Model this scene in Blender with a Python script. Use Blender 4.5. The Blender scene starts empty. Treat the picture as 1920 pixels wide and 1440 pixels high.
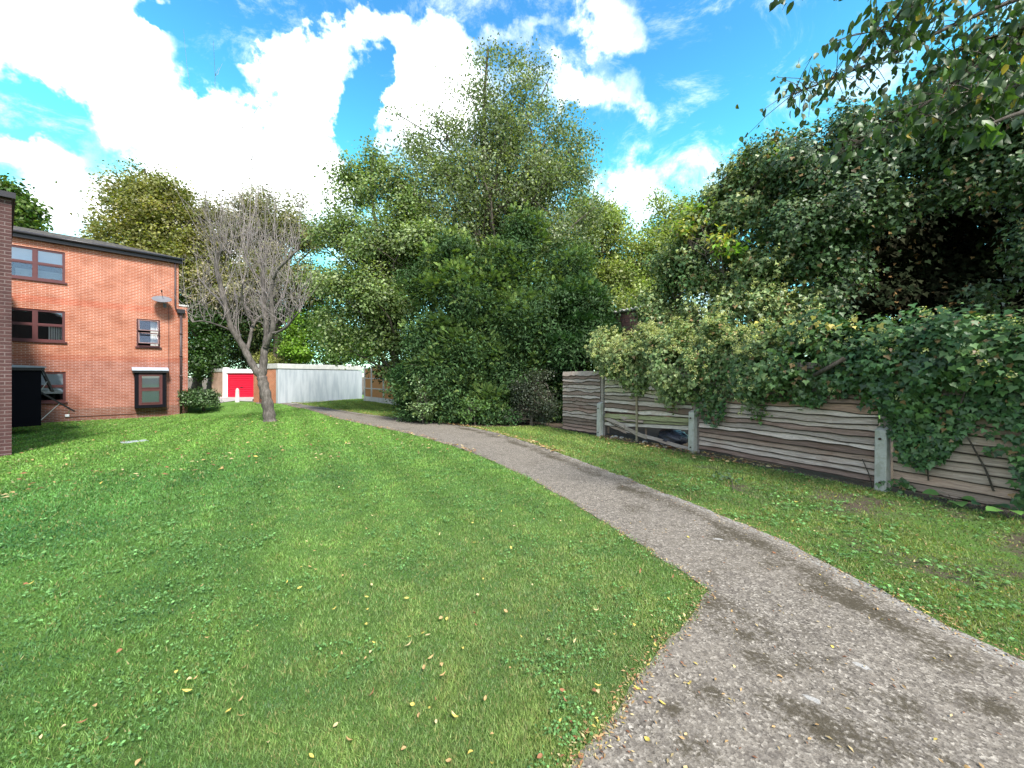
import bpy, math, random
import numpy as np
from mathutils import Vector, Matrix, noise as mnoise
R = math.radians
rng = np.random.default_rng(7)
random.seed(7)
C = bpy.context.scene.collection

# ------------------------------------------------------------------ camera
EYE, F, HY, CX = 1.6, 720.0, 706.0, 960.0
cam_d = bpy.data.cameras.new('camera')
cam = bpy.data.objects.new('camera', cam_d); C.objects.link(cam)
cam.location = (0, 0, EYE); cam.rotation_euler = (R(90), 0, 0)
cam_d.sensor_width = 36; cam_d.lens = 13.5; cam_d.shift_y = -14/1920
cam_d.clip_start = 0.05; cam_d.clip_end = 3000
bpy.context.scene.camera = cam

# ------------------------------------------------------------------ light
SUN_EL, SUN_AZ = 50, 150          # azimuth clockwise from +Y (the view direction)
W = bpy.data.worlds.new('World'); bpy.context.scene.world = W; W.use_nodes = True
sun_d = bpy.data.lights.new('sun', 'SUN'); sun = bpy.data.objects.new('sun', sun_d); C.objects.link(sun)
sun_d.energy = 3.4; sun_d.angle = R(12); sun_d.color = (1, .94, .86)
sd = Vector((math.sin(R(SUN_AZ))*math.cos(R(SUN_EL)), math.cos(R(SUN_AZ))*math.cos(R(SUN_EL)), math.sin(R(SUN_EL))))
sun.rotation_euler = sd.to_track_quat('Z', 'Y').to_euler(); sun.location = (0, 0, 30)
vs = bpy.context.scene.view_settings
vs.view_transform = 'Standard'; vs.look = 'None'; vs.exposure = 1.45; vs.gamma = 1; vs.use_curve_mapping = False
bpy.context.scene.cycles.max_bounces = 6
bpy.context.scene.cycles.diffuse_bounces = 3
bpy.context.scene.cycles.glossy_bounces = 2
bpy.context.scene.cycles.transparent_max_bounces = 4

class NT:
    """tiny helper to write node trees"""
    def __init__(s, tree): s.t = tree; s.n = tree.nodes; s.l = tree.links
    def new(s, typ, **k):
        n = s.n.new(typ)
        for a, b in k.items(): setattr(n, a, b)
        return n
    def put(s, sock, v):
        if isinstance(v, bpy.types.NodeSocket): s.l.new(v, sock)
        else: sock.default_value = v
    def math(s, op, a, b=0.0, c=None, clamp=False):
        n = s.new('ShaderNodeMath', operation=op, use_clamp=clamp)
        s.put(n.inputs[0], a); s.put(n.inputs[1], b)
        if c is not None: s.put(n.inputs[2], c)
        return n.outputs[0]
    def vmath(s, op, a, b=None, scale=None):
        n = s.new('ShaderNodeVectorMath', operation=op)
        s.put(n.inputs[0], a)
        if b is not None: s.put(n.inputs[1], b)
        if scale is not None: s.put(n.inputs['Scale'], scale)
        return n.outputs[1] if op in ('LENGTH', 'DOT_PRODUCT', 'DISTANCE') else n.outputs[0]
    def mix(s, f, a, b, mode='MIX'):
        n = s.new('ShaderNodeMix', data_type='RGBA', blend_type=mode)
        s.put(n.inputs[0], f); s.put(n.inputs[6], a); s.put(n.inputs[7], b)
        return n.outputs[2]
    def ramp(s, f, pts):
        n = s.new('ShaderNodeValToRGB'); e = n.color_ramp.elements
        while len(e) < len(pts): e.new(.5)
        for i, (p, c) in enumerate(pts):
            e[i].position = p; e[i].color = (*c, 1) if len(c) == 3 else c
        s.put(n.inputs[0], f); return n.outputs[0]
    def noise(s, vec, scale, detail=4, rough=.55, out=0, dist=0.0):
        n = s.new('ShaderNodeTexNoise'); s.put(n.inputs['Vector'], vec)
        n.inputs['Scale'].default_value = scale; n.inputs['Detail'].default_value = detail
        n.inputs['Roughness'].default_value = rough; n.inputs['Distortion'].default_value = dist
        return n.outputs[out]
    def smooth(s, v, a, b, lo=0.0, hi=1.0):
        n = s.new('ShaderNodeMapRange', interpolation_type='SMOOTHSTEP')
        s.put(n.inputs[0], v); n.inputs[1].default_value = a; n.inputs[2].default_value = b
        n.inputs[3].default_value = lo; n.inputs[4].default_value = hi
        return n.outputs[0]

# --- sky: Nishita with a cloud layer that lives at infinity (world directions)
def build_sky():
    t = NT(W.node_tree); t.n.clear()
    out = t.new('ShaderNodeOutputWorld'); bg = t.new('ShaderNodeBackground')
    sky = t.new('ShaderNodeTexSky', sky_type='NISHITA', sun_disc=False)
    sky.sun_elevation = R(SUN_EL); sky.sun_rotation = R(SUN_AZ); sky.air_density = 1.0; sky.ozone_density = 2.0; sky.dust_density = .6
    d = t.new('ShaderNodeTexCoord').outputs['Generated']
    sp = t.new('ShaderNodeSeparateXYZ'); t.put(sp.inputs[0], d)
    warp = t.noise(d, 3.2, 5, .6, out=1)
    warp2 = t.noise(d, 11, 5, .65, out=1)
    w = t.vmath('SCALE', t.vmath('SUBTRACT', warp, (.5, .5, .5)), scale=.42)
    w2 = t.vmath('SCALE', t.vmath('SUBTRACT', warp2, (.5, .5, .5)), scale=.26)
    y = t.math('MAXIMUM', sp.outputs[1], .06)
    u = t.math('DIVIDE', sp.outputs[0], y); v = t.math('DIVIDE', sp.outputs[2], y)
    cb = t.new('ShaderNodeCombineXYZ'); t.put(cb.inputs[0], u); t.put(cb.inputs[1], v)
    p = t.vmath('ADD', t.vmath('ADD', cb.outputs[0], w), w2)
    # (px, py, rx, ry, weight): where banks of cloud and gaps stand in the sky
    B = [(130, 90, 330, 190, 1.3), (300, 230, 260, 130, 1.1), (480, 260, 190, 180, 1.5), (560, 110, 90, 110, .8), (640, 60, 80, 60, .5),
         (430, 400, 330, 130, .9), (180, 420, 260, 70, .7), (40, 290, 120, 60, .9), (690, 110, 90, 90, 1.0), (820, 160, 110, 130, 1.3), (800, 300, 120, 90, .6),
         (1100, 165, 110, 52, 1.15), (1010, 60, 130, 30, .55), (1150, 40, 55, 60, .95), (1200, 220, 26, 36, .6), (1280, 222, 26, 13, .5),
         (1180, 400, 130, 55, .7), (1420, 340, 90, 60, .5), (720, 210, 70, 40, .8), (960, 560, 900, 130, .5), (1000, -300, 700, 120, .6),
         (420, 120, 130, 100, -1.9), (400, 40, 80, 70, -1.2), (340, 170, 60, 50, -1.2), (290, 35, 50, 32, -2.0), (610, 10, 70, 60, -1.9), (70, 215, 170, 60, -2.2), (230, 290, 130, 45, -1.3), (668, 235, 45, 110, -2.0), (700, 130, 30, 40, -1.0), (500, 60, 40, 60, -1.6), (460, 190, 90, 45, -1.0), (1330, 330, 120, 50, .4),
         (760, 20, 130, 32, -.7), (1500, 130, 320, 160, -.8)]
    acc = None
    for px, py, rx, ry, wt in B:
        c = ((px-CX)/F, (HY-py)/F, 0)
        q = t.vmath('MULTIPLY', t.vmath('SUBTRACT', p, c), (F/rx, F/ry, 0))
        l = t.vmath('LENGTH', q)
        g = t.math('MULTIPLY', t.smooth(l, 1.5, .1), wt)
        acc = g if acc is None else t.math('ADD', acc, g)
    front = t.smooth(sp.outputs[1], .05, .3)
    fine = t.noise(d, 5.5, 9, .66)
    back = t.smooth(t.noise(d, 2.6, 7, .6), .46, .58)
    f1 = t.math('ADD', acc, t.math('MULTIPLY', t.math('SUBTRACT', fine, .5), 3.0))
    f1 = t.math('MAXIMUM', t.smooth(f1, .1, 1.35), t.smooth(t.noise(t.vmath('MULTIPLY', d, (2.2, 3, 5)), 2.2, 9, .7, dist=.6), .5, .85, 0, .75))
    mask = t.new('ShaderNodeMix', data_type='FLOAT'); t.put(mask.inputs[0], front); t.put(mask.inputs[2], back); t.put(mask.inputs[3], f1)
    # blue part
    st = t.vmath('SCALE', sky.outputs[0], scale=.1)
    el = t.math('MAXIMUM', sp.outputs[2], 0.0)
    tint = t.ramp(el, [(0, (1.0, 1.5, 1.3)), (.25, (.8, 1.95, 1.5)), (.45, (.6, 1.8, 1.5)), (.62, (.46, 1.3, 1.45)), (.85, (.38, .95, 1.45))])
    tint = t.mix(front, (.95, 1.12, 1.2, 1), tint); blue = t.mix(1.0, st, tint, 'MULTIPLY')
    cl = t.mix(t.noise(d, 5, 6, .6), (.62, .68, .74, 1), (1.1, 1.12, 1.1, 1))
    cloudy = t.mix(mask.outputs[0], blue, cl)
    t.put(bg.inputs[0], cloudy); bg.inputs[1].default_value = 1.0
    t.l.new(bg.outputs[0], out.inputs[0])
build_sky()

# ------------------------------------------------------------------ helpers
def S(x):
    x = np.clip(x, 0, 1); return x*x*(3-2*x)
def H(x, y):
    """height of the ground: the lawn dips towards the flats on the left"""
    x = np.asarray(x, float); y = np.asarray(y, float)
    return -0.48*S((-x-9)/8)*(1-S((y-20)/2.8)) + .012*np.sin(x*1.3+.5)*np.sin(y*.9)*S((np.hypot(x, y)-2)/4)*(x < 0)
def P(px, py, Y): return np.array([(px-CX)/F*Y, Y, EYE+(HY-py)/F*Y])
def G(px, py):
    z = 0.0
    for _ in range(12):
        Y = (EYE-z)*F/(py-HY); X = (px-CX)/F*Y; z = float(H(X, Y))
    return np.array([X, Y, z])
def nrm(v):
    v = np.asarray(v, float); return v/np.maximum(np.linalg.norm(v, axis=-1, keepdims=True), 1e-9)
base = {}
def tag(o, label=None, cat=None, group=None, kind=None):
    for k, v in (('label', label), ('category', cat), ('group', group), ('kind', kind)):
        if v: o[k] = v
    return o
def empty(name, loc, label, cat, group=None):
    o = bpy.data.objects.new(name, None); C.objects.link(o); o.location = [float(c) for c in loc]; o.empty_display_size = .3
    base[o.name] = np.array([float(c) for c in loc]); return tag(o, label, cat, group)
def mk(name, V, Fa, mat, parent=None, col=None, uv=None, loc=None, smooth=False):
    """numpy vertices and equal-sided faces -> one mesh object, origin at the parent's base or at loc"""
    V = np.asarray(V, np.float32); Fa = np.asarray(Fa, np.int32)
    wb = base[parent.name] if parent is not None else np.zeros(3)
    off = wb if parent is not None else (np.array(loc, float) if loc is not None else np.zeros(3))
    me = bpy.data.meshes.new(name); n, k = Fa.shape
    me.vertices.add(len(V)); me.vertices.foreach_set('co', (V-off.astype(np.float32)).ravel())
    me.loops.add(n*k); me.loops.foreach_set('vertex_index', Fa.ravel())
    me.polygons.add(n); me.polygons.foreach_set('loop_start', np.arange(0, n*k, k, dtype=np.int32))
    if smooth: me.polygons.foreach_set('use_smooth', np.ones(n, bool))
    me.update(calc_edges=True)
    if uv is not None:
        l = me.uv_layers.new(name='UVMap'); l.data.foreach_set('uv', np.asarray(uv, np.float32)[Fa.ravel()].ravel())
    if col is not None:
        a = me.color_attributes.new('Col', 'FLOAT_COLOR', 'POINT')
        c4 = np.ones((len(V), 4), np.float32); c4[:, :3] = col; a.data.foreach_set('color', c4.ravel())
    me.materials.append(mat)
    o = bpy.data.objects.new(name, me); C.objects.link(o)
    if parent is not None: o.parent = parent
    else: o.location = [float(c) for c in off]
    base[o.name] = off.copy()
    return o
class MB:
    """collects boxes, prisms, tubes; builds one mesh with metre uvs"""
    def __init__(s): s.v = []; s.f = []; s.c = []; s.cc = (1, 1, 1)
    def add(s, vs_, fs):
        b = len(s.v); s.v += [tuple(map(float, v)) for v in vs_]; s.f += [tuple(b+i for i in f) for f in fs]; s.c += [s.cc]*len(vs_); return s
    def box(s, o, ax, ay, az):
        o, ax, ay, az = map(lambda q: np.array(q, float), (o, ax, ay, az))
        vs_ = [o, o+ax, o+ax+ay, o+ay, o+az, o+ax+az, o+ax+ay+az, o+ay+az]
        f = [(0, 3, 2, 1), (4, 5, 6, 7), (0, 1, 5, 4), (1, 2, 6, 5), (2, 3, 7, 6), (3, 0, 4, 7)]
        if np.dot(np.cross(ax, ay), az) < 0: f = [t[::-1] for t in f]
        return s.add(vs_, f)
    def prism(s, poly, z0, z1):
        n = len(poly); a = sum(poly[i][0]*poly[(i+1) % n][1]-poly[(i+1) % n][0]*poly[i][1] for i in range(n))
        if a < 0: poly = poly[::-1]
        z0 = z0 if hasattr(z0, '__len__') else [z0]*n; z1 = z1 if hasattr(z1, '__len__') else [z1]*n
        vs_ = [(p[0], p[1], z0[i]) for i, p in enumerate(poly)]+[(p[0], p[1], z1[i]) for i, p in enumerate(poly)]
        return s.add(vs_, [tuple(range(n))[::-1], tuple(range(n, 2*n))]+[(i, (i+1) % n, n+(i+1) % n, n+i) for i in range(n)])
    def tube(s, pts, rad, sides=8, cap=True):
        pts = [np.array(p, float) for p in pts]; n = len(pts)
        rad = rad if hasattr(rad, '__len__') else [rad]*n
        vs_ = []; a = None
        for i in range(n):
            d = nrm(pts[min(i+1, n-1)]-pts[max(i-1, 0)])
            if a is None: a = nrm(np.cross(d, (0, 0, 1) if abs(d[2]) < .9 else (1, 0, 0)))
            a = nrm(a-d*np.dot(a, d)); b = np.cross(d, a)
            for k in range(sides):
                t = 2*math.pi*k/sides; vs_.append(pts[i]+rad[i]*(a*math.cos(t)+b*math.sin(t)))
        f = [(i*sides+k, i*sides+(k+1) % sides, (i+1)*sides+(k+1) % sides, (i+1)*sides+k) for i in range(n-1) for k in range(sides)]
        if cap: f += [tuple(range(sides))[::-1], tuple((n-1)*sides+k for k in range(sides))]
        return s.add(vs_, f)
    def build(s, name, mat, parent=None, loc=None, bevel=0, smooth=False):
        off = base[parent.name] if parent is not None else (np.array(loc, float) if loc is not None else np.zeros(3))
        me = bpy.data.meshes.new(name); V = np.array(s.v)
        me.from_pydata([tuple(v) for v in (V-off)], [], s.f); me.update()
        uvl = me.uv_layers.new(name='UVMap'); uvs = np.zeros((len(me.loops), 2), np.float32)
        for p in me.polygons:
            nx, ny, nz = p.normal
            if abs(nz) > .75:
                for li in p.loop_indices: v = V[me.loops[li].vertex_index]; uvs[li] = (v[0], v[1])
            else:
                h = math.hypot(nx, ny); tx, ty = -ny/h, nx/h
                for li in p.loop_indices: v = V[me.loops[li].vertex_index]; uvs[li] = (v[0]*tx+v[1]*ty, v[2])
        uvl.data.foreach_set('uv', uvs.ravel())
        a = me.color_attributes.new('Col', 'FLOAT_COLOR', 'POINT')
        c4 = np.ones((len(V), 4), np.float32); c4[:, :3] = np.array(s.c); a.data.foreach_set('color', c4.ravel())
        if smooth:
            me.polygons.foreach_set('use_smooth', np.ones(len(me.polygons), bool))
        me.materials.append(mat)
        o = bpy.data.objects.new(name, me); C.objects.link(o)
        if parent is not None: o.parent = parent
        else: o.location = [float(c) for c in off]
        base[o.name] = off.copy()
        if bevel:
            m = o.modifiers.new('bevel', 'BEVEL'); m.width = bevel; m.segments = 2; m.limit_method = 'ANGLE'
        return o

# ------------------------------------------------------------------ materials
def mat(name, fn, **k):
    m = bpy.data.materials.new(name); m.use_nodes = True; t = NT(m.node_tree)
    b = t.n['Principled BSDF']; b.inputs['Roughness'].default_value = .8
    b.inputs['Specular IOR Level'].default_value = .3
    fn(t, b, **k); return m
def obj_co(t): return t.new('ShaderNodeTexCoord').outputs['Object']
def pos(t): return t.new('ShaderNodeNewGeometry').outputs['Position']
def uvc(t): return t.new('ShaderNodeTexCoord').outputs['UV']
def bump(t, b, h, dist=.01, s=1.0):
    n = t.new('ShaderNodeBump'); t.put(n.inputs['Height'], h); n.inputs['Distance'].default_value = dist; n.inputs['Strength'].default_value = s
    t.l.new(n.outputs[0], b.inputs['Normal'])
def flat(name, c, rough=.6, var=.25, sc=8, metal=0, spec=.3, bmp=.002):
    def fn(t, b):
        n = t.noise(pos(t), sc, 6, .6)
        k = t.mix(n, tuple(x*(1-var) for x in c)+(1,), tuple(min(1, x*(1+var)) for x in c)+(1,))
        t.put(b.inputs['Base Color'], k); b.inputs['Roughness'].default_value = rough; b.inputs['Metallic'].default_value = metal
        b.inputs['Specular IOR Level'].default_value = spec
        if bmp: bump(t, b, t.noise(pos(t), sc*8, 4), bmp)
    return mat(name, fn)
def brick_fn(t, b, c1, c2, mortar, zb=None, course=.075, mort=.011):
    uv = uvc(t)
    br = t.new('ShaderNodeTexBrick', offset=.5); t.put(br.inputs['Vector'], uv)
    br.inputs['Scale'].default_value = 1; br.inputs['Brick Width'].default_value = .225; br.inputs['Row Height'].default_value = course
    br.inputs['Mortar Size'].default_value = mort; br.inputs['Mortar Smooth'].default_value = .3; br.inputs['Bias'].default_value = 0
    br.inputs['Color1'].default_value = (*c1, 1); br.inputs['Color2'].default_value = (*c2, 1); br.inputs['Mortar'].default_value = (*mortar, 1)
    c = br.outputs[0]
    n = t.noise(uv, 1.3, 5, .6); c = t.mix(t.smooth(n, .3, .75, 0, .6), c, (*[x*.55 for x in c1], 1)); mp = t.new('ShaderNodeMapping'); t.put(mp.inputs[0], uv); mp.inputs[3].default_value = (3, .3, 1); c = t.mix(t.smooth(t.noise(mp.outputs[0], 1.1, 5, .6), .5, .75, 0, .35), c, (*[x*.4 for x in c1], 1))
    n2 = t.noise(uv, 40, 3); c = t.mix(t.smooth(n2, .3, .7, 0, .35), c, (*[min(1, x*1.5) for x in c2], 1))
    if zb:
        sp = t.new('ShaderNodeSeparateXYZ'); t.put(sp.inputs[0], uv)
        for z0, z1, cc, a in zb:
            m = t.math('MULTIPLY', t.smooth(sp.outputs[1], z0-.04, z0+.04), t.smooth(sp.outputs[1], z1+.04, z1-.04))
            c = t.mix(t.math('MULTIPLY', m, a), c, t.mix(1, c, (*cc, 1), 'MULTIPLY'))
    t.put(b.inputs['Base Color'], c); b.inputs['Roughness'].default_value = .9
    bump(t, b, t.math('SUBTRACT', t.math('MULTIPLY', n2, .25), br.outputs['Fac']), .006)
M = {}
M['brick'] = mat('orange brick', brick_fn, c1=(.26, .074, .036), c2=(.37, .118, .06), mortar=(.52, .36, .29), mort=.013,
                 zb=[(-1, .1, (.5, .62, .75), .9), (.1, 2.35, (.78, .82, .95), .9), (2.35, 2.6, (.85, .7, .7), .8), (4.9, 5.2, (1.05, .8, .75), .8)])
M['brickdark'] = mat('brown brick', brick_fn, c1=(.048, .022, .022), c2=(.07, .033, .031), mortar=(.15, .115, .11))
M['brickgar'] = mat('garage brick', brick_fn, c1=(.4, .14, .07), c2=(.52, .2, .1), mortar=(.5, .38, .3))
M['brickold'] = mat('weathered brick', brick_fn, c1=(.2, .1, .085), c2=(.27, .13, .11), mortar=(.16, .13, .11))
M['brickpale'] = mat('pale worn brick', brick_fn, c1=(.36, .2, .14), c2=(.45, .28, .2), mortar=(.5, .42, .36))
def conc(t, b, c=(.36, .36, .33), stain=.5, moss=0.0):
    p = pos(t); n = t.noise(p, 3, 6, .65); n2 = t.noise(p, 60, 4, .7)
    k = t.mix(t.smooth(n, .35, .75, 0, stain), (*c, 1), (*[x*.5 for x in c], 1))
    k = t.mix(t.smooth(n2, .3, .75, 0, .5), k, (*[x*.6 for x in c], 1))
    if moss: k = t.mix(t.smooth(t.noise(p, 9, 4), .5, .65, 0, moss), k, (.1, .12, .04, 1))
    t.put(b.inputs['Base Color'], k); b.inputs['Roughness'].default_value = .92; bump(t, b, n2, .004)
M['concrete'] = mat('concrete', conc)
M['spur'] = mat('concrete post', conc, c=(.42, .42, .37), stain=.4, moss=.25)
M['coping'] = mat('pale concrete', conc, c=(.55, .55, .52), stain=.6)
def render_fn(t, b):
    p = pos(t); mp = t.new('ShaderNodeMapping'); t.put(mp.inputs[0], p); mp.inputs[3].default_value = (2.5, 2.5, .35)
    n = t.noise(mp.outputs[0], 2, 6, .6); n2 = t.noise(p, 90, 3, .7)
    k = t.mix(t.smooth(n, .3, .7), (.44, .47, .5, 1), (.3, .335, .37, 1))
    k = t.mix(t.smooth(n2, .35, .7, 0, .45), k, (.3, .32, .33, 1))
    t.put(b.inputs['Base Color'], k); b.inputs['Roughness'].default_value = .95; bump(t, b, n2, .008)
M['render'] = mat('pebbledash render', render_fn)
M['white'] = flat('white paint', (.78, .79, .8), .5, .08)
M['red'] = flat('red door paint', (.62, .012, .04), .35, .1, 3)
M['frame'] = flat('brown window frame', (.085, .03, .03), .4, .2, 5)
M['black'] = flat('black cladding', (.005, .005, .008), .7, .2, 5, spec=.08)
M['blackplastic'] = flat('black plastic', (.022, .02, .022), .35, .2, 5)
M['pipe'] = flat('brown pipe', (.05, .03, .03), .4, .2, 5)
M['lead'] = flat('lead sheet', (.3, .34, .4), .5, .3, 6)
M['dish'] = flat('grey dish', (.13, .135, .15), .5, .15, 6)
M['dark'] = flat('room dark', (.012, .013, .015), .9, .2, 6)
M['steel'] = flat('rusty bolt', (.06, .04, .03), .6, .3, 30, metal=.5)
M['curtain'] = flat('white curtain', (.7, .7, .68), .9, .15, 12)
M['blind'] = flat('pale blue blind', (.62, .7, .78), .8, .06, 3)
M['bag'] = flat('black bin bag', (.02, .02, .03), .25, .4, 12, spec=.6, bmp=.01)
M['stone'] = flat('pale rubble', (.5, .47, .42), .9, .3, 20, bmp=.01)
M['slab'] = flat('grey cover slab', (.24, .27, .27), .85, .2, 15)
def roof_fn(t, b):
    p = obj_co(t); w = t.new('ShaderNodeTexBrick'); t.put(w.inputs['Vector'], uvc(t)); w.inputs['Scale'].default_value = 1
    w.inputs['Brick Width'].default_value = .3; w.inputs['Row Height'].default_value = .14; w.inputs['Mortar Size'].default_value = .012
    w.inputs['Color1'].default_value = (.04, .033, .028, 1); w.inputs['Color2'].default_value = (.07, .055, .045, 1); w.inputs['Mortar'].default_value = (.02, .02, .02, 1)
    k = t.mix(t.smooth(t.noise(p, 4, 5), .45, .7, 0, .7), w.outputs[0], (.1, .095, .05, 1))
    t.put(b.inputs['Base Color'], k); bump(t, b, w.outputs['Fac'], .02)
M['roof'] = mat('mossy roof tiles', roof_fn)
def glass_fn(t, b):
    b.inputs['Base Color'].default_value = (.02, .025, .03, 1); b.inputs['Roughness'].default_value = .03
    b.inputs['Specular IOR Level'].default_value = .9; b.inputs['Metallic'].default_value = 0
    b.inputs['IOR'].default_value = 1.7
    n = t.noise(pos(t), 1.2, 2); bump(t, b, n, .01, .3)
M['glass'] = mat('window glass', glass_fn)
def thin_glass(t, b):
    out = t.n['Material Output']; tr = t.new('ShaderNodeBsdfTransparent'); gl = t.new('ShaderNodeBsdfGlossy'); gl.inputs['Roughness'].default_value = .02
    fr = t.new('ShaderNodeFresnel'); fr.inputs[0].default_value = 1.6; mx = t.new('ShaderNodeMixShader')
    t.put(mx.inputs[0], t.math('MULTIPLY', fr.outputs[0], 1.6, clamp=True)); t.l.new(tr.outputs[0], mx.inputs[1]); t.l.new(gl.outputs[0], mx.inputs[2])
    t.l.new(mx.outputs[0], out.inputs[0])
M['clear'] = mat('clear glass', thin_glass)

def col_attr(t): return t.new('ShaderNodeVertexColor', layer_name='Col').outputs[0]
def leaf_mat(name, trans=.35, rough=.45, spec=.35):
    def fn(t, b):
        c = col_attr(t); n = t.noise(pos(t), 25, 2); c2 = t.mix(t.smooth(n, .3, .7, 0, .3), c, t.mix(1, c, (1.3, 1.25, .9, 1), 'MULTIPLY'))
        t.put(b.inputs['Base Color'], c2); b.inputs['Roughness'].default_value = rough; b.inputs['Specular IOR Level'].default_value = spec
        tr = t.new('ShaderNodeBsdfTranslucent'); t.put(tr.inputs[0], t.mix(1, c2, (1.5, 1.6, .6, 1), 'MULTIPLY'))
        mx = t.new('ShaderNodeMixShader'); mx.inputs[0].default_value = trans
        out = t.n['Material Output']; t.l.new(b.outputs[0], mx.inputs[1]); t.l.new(tr.outputs[0], mx.inputs[2]); t.l.new(mx.outputs[0], out.inputs[0])
    return mat(name, fn)
M['leaf'] = leaf_mat('tree leaves'); M['ivy'] = leaf_mat('ivy leaves', .15, .46, .4)
M['yew'] = leaf_mat('yew needles', .15, .6, .15); M['matt'] = leaf_mat('shade-dark inner leaves', .0, .95, .03); M['grass'] = leaf_mat('grass blades', .35, .5, .25)
M['dead'] = leaf_mat('fallen leaf', .15, .7, .2)
def bark_fn(t, b, c=(.14, .12, .1), c2=(.3, .27, .24)):
    mp = t.new('ShaderNodeMapping'); t.put(mp.inputs[0], pos(t)); mp.inputs[3].default_value = (1, 1, .22)
    n = t.noise(mp.outputs[0], 22, 6, .7); n3 = t.noise(pos(t), 2.5, 4, .6)
    k = t.mix(t.smooth(n, .3, .7), (*c, 1), (*c2, 1)); k = t.mix(t.smooth(n3, .4, .7, 0, .5), k, (*[x*.45 for x in c], 1))
    t.put(b.inputs['Base Color'], k); b.inputs['Roughness'].default_value = .95; bump(t, b, n, .03)
M['bark'] = mat('grey bark', bark_fn, c=(.06, .052, .045), c2=(.18, .16, .145))
M['whip'] = flat('pale dead twigs', (.24, .21, .2), .9, .3, 3, bmp=0)
M['barkdark'] = mat('dark bark', bark_fn, c=(.05, .04, .03), c2=(.13, .11, .09))
def wood_fn(t, b, tint=(1, 1, 1)):
    uv = uvc(t); mp = t.new('ShaderNodeMapping'); t.put(mp.inputs[0], uv); mp.inputs[3].default_value = (1.6, 26, 1)
    n = t.noise(mp.outputs[0], 2.6, 7, .65, dist=.8); n2 = t.noise(uv, 1.7, 4); c = col_attr(t)
    k = t.mix(t.smooth(n, .25, .75, 0, .85), c, t.mix(1, c, (.36, .32, .3, 1), 'MULTIPLY'))
    k = t.mix(t.smooth(n2, .5, .75, 0, .55), k, t.mix(1, c, (.5, .36, .3, 1), 'MULTIPLY'))
    mo = t.math('MULTIPLY', t.smooth(t.noise(uv, 2.2, 5, .6), .5, .62), t.new('ShaderNodeVertexColor', layer_name='Col').outputs[1])
    t.put(b.inputs['Base Color'], k); b.inputs['Roughness'].default_value = .85; bump(t, b, n, .006)
M['wood'] = mat('weathered boards', wood_fn)
def newwood(t, b):
    mp = t.new('ShaderNodeMapping'); t.put(mp.inputs[0], uvc(t)); mp.inputs[3].default_value = (1, .12, 1)
    w = t.new('ShaderNodeTexWave', wave_type='BANDS', bands_direction='X', wave_profile='SAW'); t.put(w.inputs[0], uvc(t)); w.inputs['Scale'].default_value = 3.2
    n = t.noise(mp.outputs[0], 30, 5, .6)
    k = t.mix(n, (.5, .25, .09, 1), (.33, .15, .05, 1)); k = t.mix(t.smooth(w.outputs[1], .0, .12, .7, 0), k, (.1, .05, .02, 1))
    t.put(b.inputs['Base Color'], k); bump(t, b, w.outputs[1], .012)
M['tan'] = mat('orange fence boards', newwood)

# ------------------------------------------------------------------ path outline (on the ground)
LP = [(480, 757.5), (520, 758.5), (560, 764), (612, 780), (664, 792), (717, 803), (760, 812), (860, 839), (940, 872), (1010, 907), (1080, 947), (1150, 990), (1230, 1040), (1332, 1110),
      (1285, 1165), (1240, 1215), (1185, 1285), (1130, 1365), (1062, 1445), (985, 1560), (900, 1760)]
RP = [(2900, 1700), (2400, 1460), (1920, 1240), (1800, 1183), (1700, 1132), (1600, 1082), (1500, 1030), (1400, 985), (1300, 945), (1200, 907), (1100, 868), (1000, 832), (920, 808), (830, 794),
      (760, 786), (690, 777), (638, 769.5), (600, 763), (560, 756.5), (520, 754.5), (480, 753)]
def chaikin(pts, it=2, keep=()):
    pts = [np.array(p, float) for p in pts]
    for _ in range(it):
        q = [pts[0]]
        for a, b in zip(pts[:-1], pts[1:]): q += [a*.75+b*.25, a*.25+b*.75]
        q.append(pts[-1]); pts = q
    return pts
Lg = chaikin([G(*p)[:2] for p in LP[:14]], 2)+chaikin([G(*p)[:2] for p in LP[13:]], 2)[1:]
Rg = chaikin([G(*p)[:2] for p in RP], 2)
def jitter(pl, amp, step=.07):
    out = []
    for a, b in zip(pl[:-1], pl[1:]):
        n = max(1, int(np.linalg.norm(b-a)/max(step, .012*np.linalg.norm(a))))
        for i in range(n):
            p = a+(b-a)*i/n; k = amp*mnoise.noise(Vector((p[0]*3.1, p[1]*3.1, 1)))+amp*.7*mnoise.noise(Vector((p[0]*13, p[1]*13, 5)))
            d = nrm(b-a); out.append(p+np.array([-d[1], d[0]])*k)
    out.append(pl[-1]); return out
Lg = jitter(Lg, .028); Rg = jitter(Rg, .05)
near_cap = [np.array([1.2, .35]), np.array([4.5, .35])]
path_poly = np.array(Lg+near_cap+Rg)
apron_px = [(405, 757), (408, 745), (418, 741.5), (480, 741.5), (500, 752), (522, 757), (520, 760), (440, 762)]
apron = np.array([G(*p)[:2] for p in apron_px])
def inside(poly, x, y):
    n = len(poly); c = np.zeros(len(x), bool); j = n-1
    for i in range(n):
        xi, yi = poly[i]; xj, yj = poly[j]
        if yi != yj:
            m = ((yi > y) != (yj > y)) & (x < (xj-xi)*(y-yi)/(yj-yi)+xi); c ^= m
        j = i
    return c
def poly_dist(poly, x, y):
    d = np.full(len(x), 1e9)
    for i in range(len(poly)-1):
        a = poly[i]; b = poly[i+1]; ab = b-a; L2 = max(1e-9, ab@ab)
        t = np.clip(((x-a[0])*ab[0]+(y-a[1])*ab[1])/L2, 0, 1)
        d = np.minimum(d, np.hypot(x-a[0]-t*ab[0], y-a[1]-t*ab[1]))
    return d
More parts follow.
